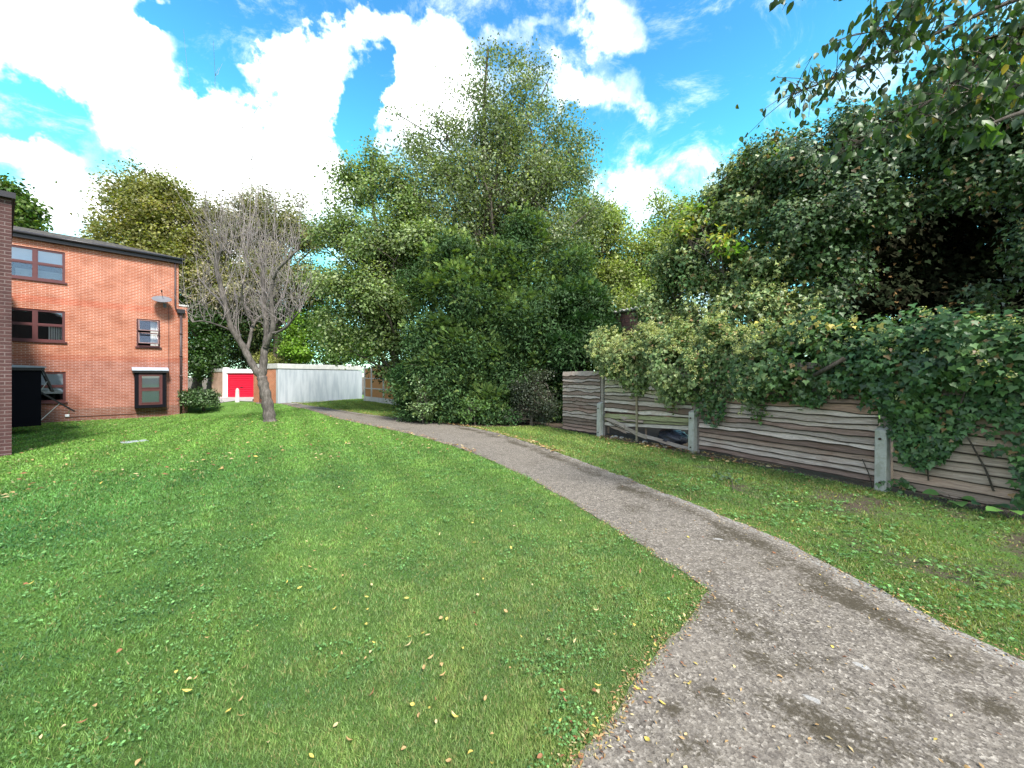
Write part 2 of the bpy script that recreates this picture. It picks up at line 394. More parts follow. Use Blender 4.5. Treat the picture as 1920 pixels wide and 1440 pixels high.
# fence line
FP = [G(1052, 806), G(1130, 818), G(1305, 848), G(1660, 918)]
FP = [f*np.array([1, 1, 0]) for f in FP]
d34 = nrm(FP[3]-FP[2]); FP.append(FP[3]+d34*2.6); FP.append(FP[3]+d34*5.2)

# ------------------------------------------------------------------ ground
def ground_fn(t, b):
    p = pos(t); n = t.noise(p, .7, 5, .6); n1 = t.noise(p, 6, 6, .7); n2 = t.noise(p, 90, 4, .8)
    k = t.mix(t.smooth(n, .35, .65), (.1, .21, .04, 1), (.15, .28, .06, 1))
    k = t.mix(t.smooth(n1, .45, .7, 0, .6), k, (.15, .19, .06, 1)); k = t.mix(t.smooth(n2, .35, .65, 0, .6), k, (.05, .1, .02, 1))
    cc = col_attr(t); sp = t.new('ShaderNodeSeparateColor'); t.put(sp.inputs[0], cc)
    soil = t.mix(n2, (.06, .048, .035, 1), (.15, .12, .09, 1))
    m = t.math('ADD', sp.outputs[0], t.math('ADD', t.math('MULTIPLY', t.math('SUBTRACT', n1, .5), .7), t.math('MULTIPLY', t.math('SUBTRACT', t.noise(p, 28, 5, .7), .5), 1.1)))
    k = t.mix(t.smooth(m, .4, .7), k, soil)
    t.put(b.inputs['Base Color'], k); b.inputs['Roughness'].default_value = 1; b.inputs['Specular IOR Level'].default_value = .1
    bump(t, b, t.math('ADD', n2, n1), .03)
M['ground'] = mat('lawn ground', ground_fn)
def side_of_fence(x, y):
    """signed distance to the boundary fence, positive on the neighbour's side"""
    a, b = FP[1], FP[3]; d = nrm(b-a); return (x-a[0])*(-d[1])*1+(y-a[1])*d[0]
def soilness(x, y):
    s = np.zeros(len(x)); f = side_of_fence(x, y)
    s = np.maximum(s, S((f+.35)/.4)*(x > .8))
    right = (x > 3.2) & (y < 7.0)
    dp = poly_dist(np.array(Rg), x, y)
    blot = np.array([mnoise.noise(Vector((a*1.1, c*1.1, 3)))*.5+mnoise.noise(Vector((a*3.3, c*3.3, 8)))*.25 for a, c in zip(x, y)])
    s = np.where(right, np.maximum(s, .42+blot*.9), s)
    s = np.where((x > 4.2) & (y < 5.2) & (f > -1.6), np.maximum(s, .5+blot), s)
    # worn edge beside the slab corner
    s = np.maximum(s, .6*(1-S(poly_dist(path_poly, x, y)/.14)))
    # ground below the yews
    ye = ((x+1.2)/4.0)**2+((y-14.3)/2.3)**2; s = np.maximum(s, 1-S((ye-.75)/.3))
    return s
def grid(xs, ys):
    X, Y = np.meshgrid(xs, ys); n, m = X.shape; i = np.arange(n*m).reshape(n, m)
    f = np.stack([i[:-1, :-1], i[:-1, 1:], i[1:, 1:], i[1:, :-1]], -1).reshape(-1, 4)
    return X.ravel(), Y.ravel(), f
xs = np.concatenate([[-600, -200, -80, -50], np.arange(-36, -12, .8), np.arange(-12, 12, .16), np.arange(12, 30, 1.0), [50, 90, 200, 600]])
ys = np.concatenate([[-300, -60, -20, -8], np.arange(-3, 1, .4), np.arange(1, 16, .16), np.arange(16, 40, .7), [60, 100, 200, 600, 1200]])
x, y, f = grid(xs, ys)
core = (np.abs(x) < 14) & (y > -1) & (y < 22); so = np.zeros(len(x)); so[core] = soilness(x[core], y[core])
so = np.where((y > 34) | (np.abs(x) > 40), .9, so)
mk('ground', np.stack([x, y, H(x, y)], 1), f, M['ground'], col=np.stack([so]*3, 1), smooth=True)['kind'] = 'structure'

def path_fn(t, b):
    p = pos(t); cc = col_attr(t); sp = t.new('ShaderNodeSeparateColor'); t.put(sp.inputs[0], cc)
    vo = t.new('ShaderNodeTexVoronoi', feature='F1'); t.put(vo.inputs[0], p); vo.inputs['Scale'].default_value = 85
    sp2 = t.new('ShaderNodeSeparateColor'); t.put(sp2.inputs[0], vo.outputs['Color'])
    n1 = t.noise(p, 1.4, 6, .6); n2 = t.noise(p, 4, 7, .72); n3 = t.noise(p, 38, 5, .75); n4 = t.noise(p, 160, 3, .7)
    k = t.ramp(sp2.outputs[0], [(0, (.05, .045, .038)), (.4, (.19, .172, .15)), (.8, (.33, .305, .27)), (1, (.6, .56, .5))])
    k = t.mix(t.smooth(n3, .4, .62, 0, .75), k, (.27, .245, .215, 1))
    k = t.mix(t.smooth(n4, .45, .75, 0, .6), k, (.055, .045, .038, 1))
    k = t.mix(t.smooth(n1, .35, .7, 0, .35), k, (.28, .25, .215, 1)); k = t.mix(t.smooth(t.noise(p, 14, 6, .75), .42, .68, 0, .6), k, (.1, .088, .08, 1)); k = t.mix(1, k, (.7, .69, .66, 1), 'MULTIPLY')
    # dark mossy grime, painted by vertex mask (green) and broken up by noise
    g = t.math('ADD', sp.outputs[1], t.math('MULTIPLY', t.math('SUBTRACT', n2, .5), 1.3))
    g = t.math('ADD', g, t.math('MULTIPLY', t.math('SUBTRACT', n3, .5), 2.2))
    k = t.mix(t.smooth(g, .34, .85, 0, .88), k, (.045, .038, .024, 1))
    # pale smooth concrete band / patches (blue)
    k = t.mix(t.math('MULTIPLY', t.smooth(t.math('ADD', sp.outputs[2], t.math('MULTIPLY', t.math('SUBTRACT', n3, .5), .8)), .4, .6), .7), k, t.mix(n3, (.25, .25, .24, 1), (.42, .42, .4, 1)))
    t.put(b.inputs['Base Color'], k); b.inputs['Roughness'].default_value = .95; b.inputs['Specular IOR Level'].default_value = .15
    bump(t, b, t.math('ADD', t.math('MULTIPLY', vo.outputs['Distance'], .5), n4), .0035)
M['path'] = mat('worn aggregate path', path_fn)
def build_path():
    # clipped grid: cells whose centre is in the outline, plus a rim strip following the outline exactly
    from mathutils.geometry import delaunay_2d_cdt
    pp = [Vector(q) for q in path_poly]
    x0, y0 = path_poly.min(0); x1, y1 = path_poly.max(0)
    pts = []
    def fill(st, ya, yb):
        gx, gy = np.meshgrid(np.arange(x0, x1, st), np.arange(ya, yb, st)); gx = gx.ravel(); gy = gy.ravel()
        m = inside(path_poly, gx, gy); gx = gx[m]; gy = gy[m]
        d = poly_dist(np.vstack([path_poly, path_poly[:1]]), gx, gy); m = d > st*.4
        return [Vector((a, c)) for a, c in zip(gx[m], gy[m])]
    pts = fill(.055, .3, 5.2)+fill(.14, 5.2, 12)+fill(.4, 12, y1)
    n = len(pp); edges = [(i, (i+1) % n) for i in range(n)]
    v, e, f, *_ = delaunay_2d_cdt(pp+pts, edges, [], 1, 1e-5)
    x = np.array([q[0] for q in v]); y = np.array([q[1] for q in v])
    tri = [t for t in f if len(t) == 3]
    z = H(x, y)+.006+.004*np.array([mnoise.noise(Vector((a*2, c*2, 0))) for a, c in zip(x, y)])
    dR = poly_dist(np.array(Rg), x, y)
    green = np.zeros(len(x)); blue = np.zeros(len(x))
    near = S((9.5-np.hypot(x, y))/3)
    nzp = np.array([mnoise.noise(Vector((a*1.7, c*1.7, 21)))+.6*mnoise.noise(Vector((a*5, c*5, 3))) for a, c in zip(x, y)])
    green = np.clip(.72+.3*nzp, 0, .95)*np.exp(-((dR-.3-.1*nzp)/.17)**2)*(.4+.6*S((y-1.7)/.8)); green = np.maximum(green, .22+.4*nzp)       # moss lane inside the right edging
    blue = .46*(1-S((dR-.1)/.06))*(y > 1.2)                                # pale edging strip
    # the joint that splits the wide slab: runs from the slab corner towards the lower right
    j0, j1, j2 = G(1340, 1120)[:2], G(1560, 1275)[:2], G(1800, 1445)[:2]
    dj = poly_dist(np.array([j0, j1, j2, j2+(j2-j1)]), x, y); green = np.maximum(green, .62*np.exp(-(dj/.03)**2))
    for px, py, r in ((1365, 1170, .07), (1410, 1225, .08), (1180, 905, .16), (1260, 950, .16), (1350, 1010, .16), (1450, 1060, .15), (1540, 1105, .15), (1640, 1150, .15), (1780, 1240, .15), (1120, 880, .12), (1560, 1240, .08), (1300, 1400, .1), (1700, 1330, .12), (1400, 1195, .1), (1440, 1250, .12), (1480, 1330, .14), (1560, 1370, .16), (1640, 1400, .15), (1690, 1180, .13), (1590, 1110, .14), (1500, 1085, .1), (1330, 1300, .1), (1860, 1330, .14), (1260, 1330, .07), (1500, 1240, .1)):
        c = G(px, py); green = np.maximum(green, .72*np.exp(-(np.hypot((x-c[0])*.8, (y-c[1])*1.2)/(r*1.15))**2))
    for px, py, rx, ry in ((1612, 1249, .035, .022), (1528, 1312, .028, .02), (1478, 1290, .025, .022), (1345, 1012, .04, .035)):
        c = G(px, py); blue = np.maximum(blue, 1.0*np.exp(-(((x-c[0])/rx)**2+((y-c[1])/ry)**2)**1.5))
    green = np.maximum(green, .42*np.exp(-(poly_dist(np.array(Lg), x, y)/.05)**2))
    mk('path', np.stack([x, y, z], 1), tri, M['path'], col=np.stack([0*x, green, blue], 1), smooth=True)['kind'] = 'structure'
build_path()
def fore_fn(t, b):
    n = t.noise(pos(t), 1.2, 6, .6); n2 = t.noise(pos(t), 40, 3)
    k = t.mix(t.smooth(n, .35, .7), (.3, .28, .26, 1), (.42, .4, .38, 1)); k = t.mix(t.smooth(n2, .3, .7, 0, .4), k, (.2, .18, .17, 1)); t.put(b.inputs['Base Color'], k)
M['fore'] = mat('forecourt concrete', fore_fn)
def slab_sheet(poly, name, m, lift, st=.4):
    from mathutils.geometry import delaunay_2d_cdt
    gx, gy = np.meshgrid(np.arange(poly[:, 0].min(), poly[:, 0].max(), st), np.arange(poly[:, 1].min(), poly[:, 1].max(), st)); gx = gx.ravel(); gy = gy.ravel(); k = inside(poly, gx, gy)
    n = len(poly); v, e, f, *_ = delaunay_2d_cdt([Vector(q) for q in poly]+[Vector((a, c)) for a, c in zip(gx[k], gy[k])], [(i, (i+1) % n) for i in range(n)], [], 1, 1e-5)
    x = np.array([q[0] for q in v]); y = np.array([q[1] for q in v]); mk(name, np.stack([x, y, H(x, y)+lift], 1), [t for t in f if len(t) == 3], m)['kind'] = 'structure'
slab_sheet(apron, 'garage_forecourt', M['fore'], .03)
# light concrete kerb in front of the garage flank
k0, k1 = G(560, 757.5), G(680, 748)

# ------------------------------------------------------------------ grass blades and weeds
def in_view_pts(n, ymin, ymax, xr, rho0, d0, pw=2.0, rad=1.1):
    """random ground points, thinned with the distance from where one stands"""
    r = rng.random(n); lo, hi = ymin, ymax
    d = lo*(hi/lo)**r                      # density ~ 1/d^2
    a = (rng.random(n)*2-1)*rad
    return d*np.sin(a), d*np.cos(a), d
corner_ = np.array([-1.303*8.0, 8.0]); R2_ = nrm([-.80, .60])
def grass():
    n = 950000
    x, y, d = in_view_pts(n, 1.35, 31, 30, 0, 0)
    ip = inside(path_poly, x, y); nd_ = ip & (d < 7); idx = np.where(nd_)[0]; pd = poly_dist(np.vstack([Lg, np.array(near_cap), Rg]), x[idx], y[idx]); ip[idx] = pd > .045*rng.random(len(idx))**1.5
    m = ~ip & ~inside(apron, x, y)
    f = side_of_fence(x, y); m &= ~((f > -.1) & (x > .6)); m &= (((x+1.2)/4.0)**2+((y-14.3)/2.3)**2 > .8)
    m &= ~inside(np.array([corner_, corner_+R2_*14.2, corner_+R2_*14.2-[5, 5], corner_-[6, 6]]), x, y)
    # flats facade
    m &= ~(((x+20.08)*.731-(y-18.3)*.682 < .02))
    x, y, d = x[m], y[m], d[m]; n = len(x)
    s = np.zeros(n); sub = (d < 9); s[sub] = 0
    verge = (side_of_fence(x, y) > -4.5) & (x > .5) & (poly_dist(np.array(Rg), x, y) < 5) & (x*0+1 > 0)
    # which side of the path: verge lies right of the right edge
    rp = np.array(Rg)[::-1]
    vx = np.interp(y, rp[:, 1][np.argsort(rp[:, 1])], rp[:, 0][np.argsort(rp[:, 1])]); verge = x > vx-.02
    blot = np.array([mnoise.noise(Vector((a*1.1, c*1.1, 3)))*.5+mnoise.noise(Vector((a*3.3, c*3.3, 8)))*.25 for a, c in zip(x[verge], y[verge])])
    keepp = np.clip(.8-blot*2.0, .1, 1); keepp = np.where((x[verge] > 4.2) & (y[verge] < 5.2), keepp*.45, keepp)
    vi = np.where((d < 8))[0]; de = np.full(n, 9.); de[vi] = poly_dist(np.array(Rg), x[vi], y[vi])
    keep = rng.random(n) < .12+.88*S((de+.02)/.16); ke = keep.copy(); keep[verge] = rng.random(verge.sum()) < np.where(y[verge] < 7.5, keepp, 1); keep &= ke
    x, y, d, verge = x[keep], y[keep], d[keep], verge[keep]; n = len(x)
    nz = np.array([mnoise.noise(Vector((a*.9, c*.9, 0)))*.6+mnoise.noise(Vector((a*2.7, c*2.7, 4)))*.4 for a, c in zip(x, y)])
    nz2 = np.array([mnoise.noise(Vector((a*5, c*5, 9))) for a, c in zip(x, y)])
    hgt = (.013+.015*rng.random(n))*(1+.5*nz2)*np.clip(d/5, 1, 1.5)
    w = .0022*np.maximum(1, d/2.0)*(.8+.7*rng.random(n))
    ang = rng.random(n)*2*math.pi; lean = rng.random(n)*1.1
    ca, sa = np.cos(ang), np.sin(ang)
    side_a = rng.random(n)*2*math.pi
    z = H(x, y)-.004
    b0 = np.stack([x-np.cos(side_a)*w, y-np.sin(side_a)*w, z], 1); b1 = np.stack([x+np.cos(side_a)*w, y+np.sin(side_a)*w, z], 1)
    tip = np.stack([x+ca*hgt*lean, y+sa*hgt*lean, z+hgt], 1)
    V = np.stack([b0, b1, tip], 1).reshape(-1, 3)
    g1 = np.array([.105, .205, .055]); g2 = np.array([.175, .285, .075]); g3 = np.array([.055, .13, .052]); st = np.array([.28, .27, .12])
    t = np.clip(.5+nz*1.0+nz2*.7, 0, 1)[:, None]; c = g3*(1-t)+g2*t
    c = c*.65+g1*.35
    far = S((d-5)/8)[:, None]; c = c*(1-.5*far)+np.array([.17, .32, .055])*.5*far
    # mower stripes running away from the viewer
    stripe = np.sin((x+.6*y)*2*math.pi/1.15)*.14*S((y-2.5)/3); c = c*(1+stripe[:, None])
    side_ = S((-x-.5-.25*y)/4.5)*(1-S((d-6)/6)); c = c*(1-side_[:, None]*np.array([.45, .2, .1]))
    c = c*(.5+1.0*rng.random(n))[:, None]
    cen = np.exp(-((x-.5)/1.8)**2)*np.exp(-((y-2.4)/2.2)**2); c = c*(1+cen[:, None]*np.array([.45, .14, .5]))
    straw = rng.random(n) < (.035+.12*np.clip(nz2, 0, 1)+.12*cen); c[straw] = st*(.6+.6*rng.random(straw.sum()))[:, None]
    c[verge] = c[verge]*np.array([1.25, .9, 1.1])
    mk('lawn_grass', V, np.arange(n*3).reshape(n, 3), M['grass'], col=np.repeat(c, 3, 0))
    tag(bpy.data.objects['lawn_grass'], 'short mown green grass of the lawn and verge', 'grass', kind='stuff')
grass()
def leafquads(p, d, nn, L, Wd, fold=.25, wide=.45):
    d = nrm(d); sdir = nrm(np.cross(d, nn)); up = np.cross(sdir, d)
    L = np.asarray(L)[:, None]; Wd = np.asarray(Wd)[:, None]
    a = p; t = p+d*L; m = p+d*L*wide
    l = m+sdir*Wd*.5+up*Wd*fold; r = m-sdir*Wd*.5+up*Wd*fold
    V = np.stack([a, l, t, r], 1).reshape(-1, 3); return V, np.arange(len(p)*4).reshape(-1, 4)
def randu(n):
    return nrm(rng.normal(size=(n, 3)))
def weeds():
    # clover / plantain rosettes: small round leaves lying just above the turf
    x, y, d = in_view_pts(16000, 1.4, 11, 20, 0, 0, rad=1.0)
    nz = np.array([mnoise.noise(Vector((a*1.3, c*1.3, 12))) for a, c in zip(x, y)])
    rp = np.array(Rg)[::-1]; o_ = np.argsort(rp[:, 1]); vx = np.interp(y, rp[:, 1][o_], rp[:, 0][o_]); verge = x > vx
    m = ~inside(path_poly, x, y) & ((nz > .05) | (verge & (nz > -.1))) & (side_of_fence(x, y) < 0) & (x > -9)
    x, y, d, verge = x[m], y[m], d[m], verge[m]
    kp = rng.random(len(x)) < .5; x, y, d, verge = x[kp], y[kp], d[kp], verge[kp]; k = 5; n = len(x)*k
    X = np.repeat(x, k)+rng.normal(size=n)*.022; Y = np.repeat(y, k)+rng.normal(size=n)*.022
    sz = (.005+.007*rng.random(n))*np.clip(np.repeat(d, k)/3, 1, 1.8)*np.where(np.repeat(verge, k), 1.25, 1)
    p = np.stack([X, Y, H(X, Y)+.018+.02*rng.random(n)], 1); a = rng.random(n)*6.283
    dd = np.stack([np.cos(a), np.sin(a), .1+.3*rng.random(n)], 1); nn = nrm(np.stack([rng.normal(size=n)*.35, rng.normal(size=n)*.35, np.ones(n)], 1))
    V, f = leafquads(p, dd, nn, sz*1.7, sz*1.25, .12, .55)
    c = np.array([.1, .21, .06])*(.6+.8*rng.random(n))[:, None]*np.where(rng.random(n) < .25, 1.5, 1)[:, None]; c[:, 2] *= 1.2
    o = mk('lawn_weeds', V, f, M['grass'], col=np.repeat(c, 4, 0)); tag(o, 'low broad-leaved weeds and clover growing in the turf', 'weeds', kind='stuff')
weeds()

# ------------------------------------------------------------------ trees and foliage
def tubes_mesh(strands, sides):
    """many tapered strands of equal point count: (n,k,3) + (n,k) radii"""
    Pn, Rn = strands; n, k, _ = Pn.shape
    d = np.empty_like(Pn); d[:, 1:-1] = Pn[:, 2:]-Pn[:, :-2]; d[:, 0] = Pn[:, 1]-Pn[:, 0]; d[:, -1] = Pn[:, -1]-Pn[:, -2]; d = nrm(d)
    ref = np.where(np.abs(d[..., 2:3]) < .9, np.array([0, 0, 1.]), np.array([1., 0, 0]))
    a = nrm(np.cross(d, ref)); b = np.cross(d, a)
    th = np.arange(sides)*2*math.pi/sides
    V = Pn[:, :, None]+Rn[:, :, None, None]*(a[:, :, None]*np.cos(th)[None, None, :, None]+b[:, :, None]*np.sin(th)[None, None, :, None])
    idx = np.arange(n*k*sides).reshape(n, k, sides); nx = np.roll(idx, -1, 2)
    f = np.stack([idx[:, :-1], nx[:, :-1], nx[:, 1:], idx[:, 1:]], -1).reshape(-1, 4)
    return V.reshape(-1, 3), f
def limb_strands(roots, tips, r0, r1, k=7, bend=.07, sag=0.0):
    roots = np.asarray(roots); tips = np.asarray(tips); n = len(tips); t = np.linspace(0, 1, k)[None, :, None]
    L = np.linalg.norm(tips-roots, axis=1)[:, None, None]
    mid = rng.normal(size=(n, 1, 3))*bend*L; mid[..., 2] = np.abs(mid[..., 2])*.3-sag*L[..., 0]
    Pn = roots[:, None]*(1-t)+tips[:, None]*t+mid*4*t*(1-t)+rng.normal(size=(n, k, 3))*.012*L*(t*(1-t)*4)
    Rn = (np.asarray(r0)[:, None]*(1-t[..., 0])+np.asarray(r1)[:, None]*t[..., 0])*np.ones((n, 1))
    return Pn, Rn
def blobs_px(bl): return [(*P(px, py, Y), r, r, r) if not hasattr(r, '__len__') else (*P(px, py, Y), *r) for px, py, Y, r in bl]
def centres(bl, n, shell=.45, lump=.16, cut=None, clump=1.0):
    """cluster centres gathered in clumps (boughs) spread through each ellipsoid"""
    b = np.array(bl); sc, sr, su, si = [], [], [], []
    for j in range(len(b)):
        k = int(7+9*b[j, 3:6].mean()**1.2); u = randu(k); q = b[j, :3]+u*b[j, 3:6]*(shell*.7+(1-shell*.7)*rng.random((k, 1))**.7)*.82
        sc.append(q); su.append(u); si.append(np.full(k, j)); sr.append(b[j, 3:6]*(.26+.2*rng.random((k, 1)))*clump)
    sc = np.vstack(sc); su = np.vstack(su); si = np.concatenate(si); sr = np.vstack(sr)
    w = np.prod(sr, 1)**(2/3); i = rng.choice(len(sc), n, p=w/w.sum()); u = randu(n)
    c = sc[i]+u*sr[i]*(rng.random((n, 1))**.35)*np.array([1, 1, .8]); o = nrm(u*.75+su[i]*.5)
    z = c[:, 2] > .12
    return c[z], o[z], si[i][z]
def leaf_cloud(cc, uu, per, spread, L, Wd, cols, out=.5, up=.5, rnd=.75, droop=.35, flatz=.7, minz=.06, cvar=.42):
    n = len(cc); N = n*per; c = np.repeat(cc, per, 0); u = np.repeat(uu, per, 0)
    p = c+rng.normal(size=(N, 3))*np.array([1, 1, flatz])*spread; m = p[:, 2] > minz+H(p[:, 0], p[:, 1]); 
    nn = nrm(u*out+np.array([0, 0, up])+randu(N)*rnd)
    d = randu(N)+u*.4-np.array([0, 0, droop*1.6]); d = nrm(d-nn*np.sum(d*nn, 1, keepdims=True)*.8)
    sz = .7+.6*rng.random(N); cols = np.array(cols)
    ci = rng.random((n, len(cols)))**2.5; ci /= ci.sum(1, keepdims=True); cb = ci@cols*(1+cvar*(rng.random((n, 1))*2-1))
    col = np.repeat(cb, per, 0)*(.72+.56*rng.random((N, 1)))
    p, nn, d, sz, col = p[m], nn[m], d[m], sz[m], col[m]
    V, f = leafquads(p, d, nn, L*sz, Wd*sz); return V, f, np.repeat(col, 4, 0)
def tree(name, label, cat, bl, trunk, tr, ncl, per, spread, L, Wd, cols, group=None, matn='leaf', nl=26, shell=.4, bark='barkdark', **kw):
    b = np.array(bl); bx, by = trunk; g0 = np.array([bx, by, float(H(bx, by))])
    t = empty(name, g0, label, cat, group)
    top = b[np.argmax(b[:, 2]+b[:, 5])]; tp = np.array([top[0], top[1], top[2]+top[5]*.5])
    k = 9; tt = np.linspace(0, 1, k)[:, None]; ctr = np.array([b[:, 0].mean(), b[:, 1].mean(), tp[2]*.5])
    q = g0*(1-tt)**2+2*ctr*tt*(1-tt)+tp*tt**2; q[:, :2] += rng.normal(size=(k, 2))*.05*tp[2]*.15
    rr = tr*(1-.85*tt[:, 0]); rr[0] *= 1.35
    V1, f1 = tubes_mesh((q[None], rr[None]), 9)
    mk('trunk', V1, f1, M[bark], t, smooth=True)
    cc, uu, ii = centres(bl, ncl, shell=shell)
    # limbs reach from the trunk into the crown
    if nl:
        sel = rng.choice(len(cc), min(nl, len(cc)), replace=False); tips = cc[sel]
        hh = np.clip((tips[:, 2]-g0[2])/(tp[2]-g0[2])*.72-.05, .12, .9); roots = np.stack([np.interp(hh, tt[:, 0], q[:, j]) for j in range(3)], 1)
        s1 = limb_strands(roots, tips, tr*(.45-.3*hh), np.full(len(tips), tr*.05+.004))
        s2r = s1[0][rng.integers(0, len(tips), nl*4), rng.integers(3, 6, nl*4)]; s2t = cc[rng.choice(len(cc), nl*4)]
        near = np.linalg.norm(s2t-s2r, axis=1) < 2.6; s2 = limb_strands(s2r[near], s2t[near], np.full(near.sum(), tr*.1+.006), np.full(near.sum(), .004))
        Va, fa = tubes_mesh(s1, 6); Vb, fb = tubes_mesh(s2, 4)
        mk('branch', np.vstack([Va, Vb]), np.vstack([fa, fb+len(Va)]), M[bark], t, smooth=True)
    V, f, c = leaf_cloud(cc, uu, per, spread, L, Wd, cols, **kw)
    mk('crown', V, f, M[matn], t, col=c)
    return t, cc, uu

# far trees and shrubs behind the flats and garages ---------------------------------------
OL = [(.13, .16, .035), (.2, .2, .06), (.08, .11, .025), (.26, .22, .1)]
DG = [(.03, .075, .018), (.05, .1, .02), (.02, .05, .015)]
tree('broadleaf_tree', 'large olive-green tree rising behind the roof of the brick flats', 'tree',
     blobs_px([(250, 365, 32, 2.4), (300, 370, 32, 2.4), (225, 420, 32, 2.2), (290, 440, 31, 3), (345, 410, 32, 2.3), (345, 490, 31, 3), (250, 480, 31, 3), (205, 370, 32, 1.2), (270, 330, 32, 1.1)]), (-28, 32), .45, 1000, 40, .42, .22, .15, OL)
tree('broadleaf_tree', 'dark green tree at the far left edge above the brown brick wing', 'tree',
     blobs_px([(10, 370, 30, 1.6), (40, 395, 30, 1.2), (0, 420, 30, 2), (55, 420, 30, .7)]), (-39, 31), .4, 330, 26, .38, .28, .22, [(.05, .11, .02), (.09, .13, .03)], group=None)
tree('sycamore_tree', 'brownish sycamore full of pale seed keys behind the bare tree', 'tree',
     blobs_px([(400, 480, 33, 2.6), (390, 400, 33, 1.8), (430, 560, 32, 3), (375, 560, 32, 2.6), (450, 400, 33, 1.6)]), (-25.5, 33), .45, 750, 36, .42, .2, .14, [(.12, .14, .04), (.2, .17, .09), (.3, .26, .18), (.07, .1, .03)])
tree('sycamore_tree', 'tall brown-green sycamore between the bare tree and the maple', 'tree',
     blobs_px([(480, 440, 34, 2.8), (540, 440, 34, 2.8), (550, 390, 34, 1.3), (480, 390, 34, 1.8), (500, 520, 33, 3), (565, 520, 33, 2), (590, 450, 34, 1.5)]), (-21, 34), .45, 850, 36, .42, .2, .14, [(.1, .13, .03), (.17, .16, .07), (.27, .24, .15), (.06, .09, .02)])
tree('evergreen_tree', 'dark ivy-clad evergreen standing behind the laurel bush', 'tree',
     blobs_px([(370, 610, 31, 2.2), (365, 670, 30, 1.8), (350, 560, 31, 1.6), (400, 660, 31, 1.6), (420, 600, 32, 2)]), (-25.6, 31), .35, 620, 32, .4, .18, .13, DG)
tree('evergreen_tree', 'dark evergreen mass rising behind the red garage door', 'tree',
     blobs_px([(460, 620, 34, 2.6), (440, 560, 34, 2), (500, 590, 34, 2.4), (450, 670, 36, 2.2), (510, 650, 36, 2.6)]), (-23.5, 36), .35, 760, 34, .42, .19, .13, DG+[(.1, .12, .05)])
tree('evergreen_tree', 'mid-green leafy tree standing right behind the long garage wall', 'tree',
     blobs_px([(560, 590, 35, 2.2), (600, 610, 35, 2.6), (560, 650, 34, 2.2), (640, 640, 34, 2.6), (600, 540, 35, 2.2), (670, 660, 34, 2.4)]), (-15.5, 36), .35, 900, 34, .42, .19, .13, [(.06, .13, .025), (.1, .18, .03), (.03, .07, .02)])
tree('shrub', 'pale yellow-green spreading shrub above the garage roof behind the trunk', 'shrub',
     blobs_px([(520, 672, 34, (1.3, 1, .8)), (548, 676, 34, (1.4, 1, .6)), (500, 668, 34, (1, 1, .8))]), (-20.3, 35), .1, 160, 40, .25, .12, .08, [(.3, .36, .1), (.38, .38, .17)], nl=0)
tree('shrub', 'bright lime green shrub growing behind the middle of the garage', 'shrub',
     blobs_px([(552, 625, 32.6, (.8, .8, 1.8)), (558, 655, 32.6, (1.2, 1, 1))]), (-18.4, 33), .1, 150, 26, .25, .2, .15, [(.14, .27, .03), (.2, .32, .05)], nl=0)
# trees far right of the yews ------------------------------------------------
YG = [(.16, .23, .055), (.22, .28, .08), (.11, .18, .04), (.3, .3, .14)]
tree('pale_tree', 'pale green tree showing just right of the tall sparse tree', 'tree',
     blobs_px([(1125, 440, 23, 2.0), (1140, 395, 23, 1.1), (1110, 520, 23, 2.4), (1165, 520, 23, 2), (1160, 430, 23, .7), (1085, 410, 23, 1.7)]), (5.5, 24), .3, 700, 34, .34, .16, .1, YG)
tree('pale_tree', 'pale yellow-green tree in the gap left of the ivy mass', 'tree',
     blobs_px([(1260, 425, 22, 1.7), (1285, 385, 22, .9), (1240, 380, 22, .7), (1230, 490, 22, 2.2), (1190, 540, 22, 2), (1310, 450, 22, 1.8), (1170, 590, 20, 1.6), (1230, 590, 20, 1.8), (1180, 470, 22, .9)]), (8.5, 22.5), .3, 1000, 34, .34, .15, .1, YG)
# tall sparse tree
tree('cherry_tree', 'very tall sparse-leaved tree rising behind the dark yews', 'tree',
     blobs_px([(912, 105, 18, .9), (975, 120, 18, .9), (900, 175, 18, 1.4), (985, 185, 18, 1.5), (930, 250, 18, 2.2), (1040, 250, 18, 1.4), (1095, 262, 18, .6), (1050, 320, 18, 1.7), (840, 330, 18, 1.8),
               (775, 280, 18, 1.0), (740, 210, 18, .4), (710, 300, 18, .8), (800, 210, 18, .5), (880, 400, 17.6, 2.3), (1000, 400, 17.6, 2.5), (900, 470, 17.2, 2.0), (1000, 360, 17.4, 2.0), (880, 330, 17.5, 1.6), (1040, 440, 17.2, 2.0), (1085, 400, 18, 1.5), (800, 280, 18, 1.3), (845, 240, 18, 1.1), (760, 340, 17.8, 1.2), (1070, 300, 18, 1.4), (1020, 130, 18, .7), (770, 380, 18, 1.7), (950, 320, 17.6, 2.2)]), (-1.0, 18), .3,
     3700, 19, .28, .125, .08, [(.1, .145, .06), (.15, .195, .09), (.055, .09, .035), (.25, .28, .18)], nl=110, shell=.15, bark='barkdark', rnd=.9, out=.2)
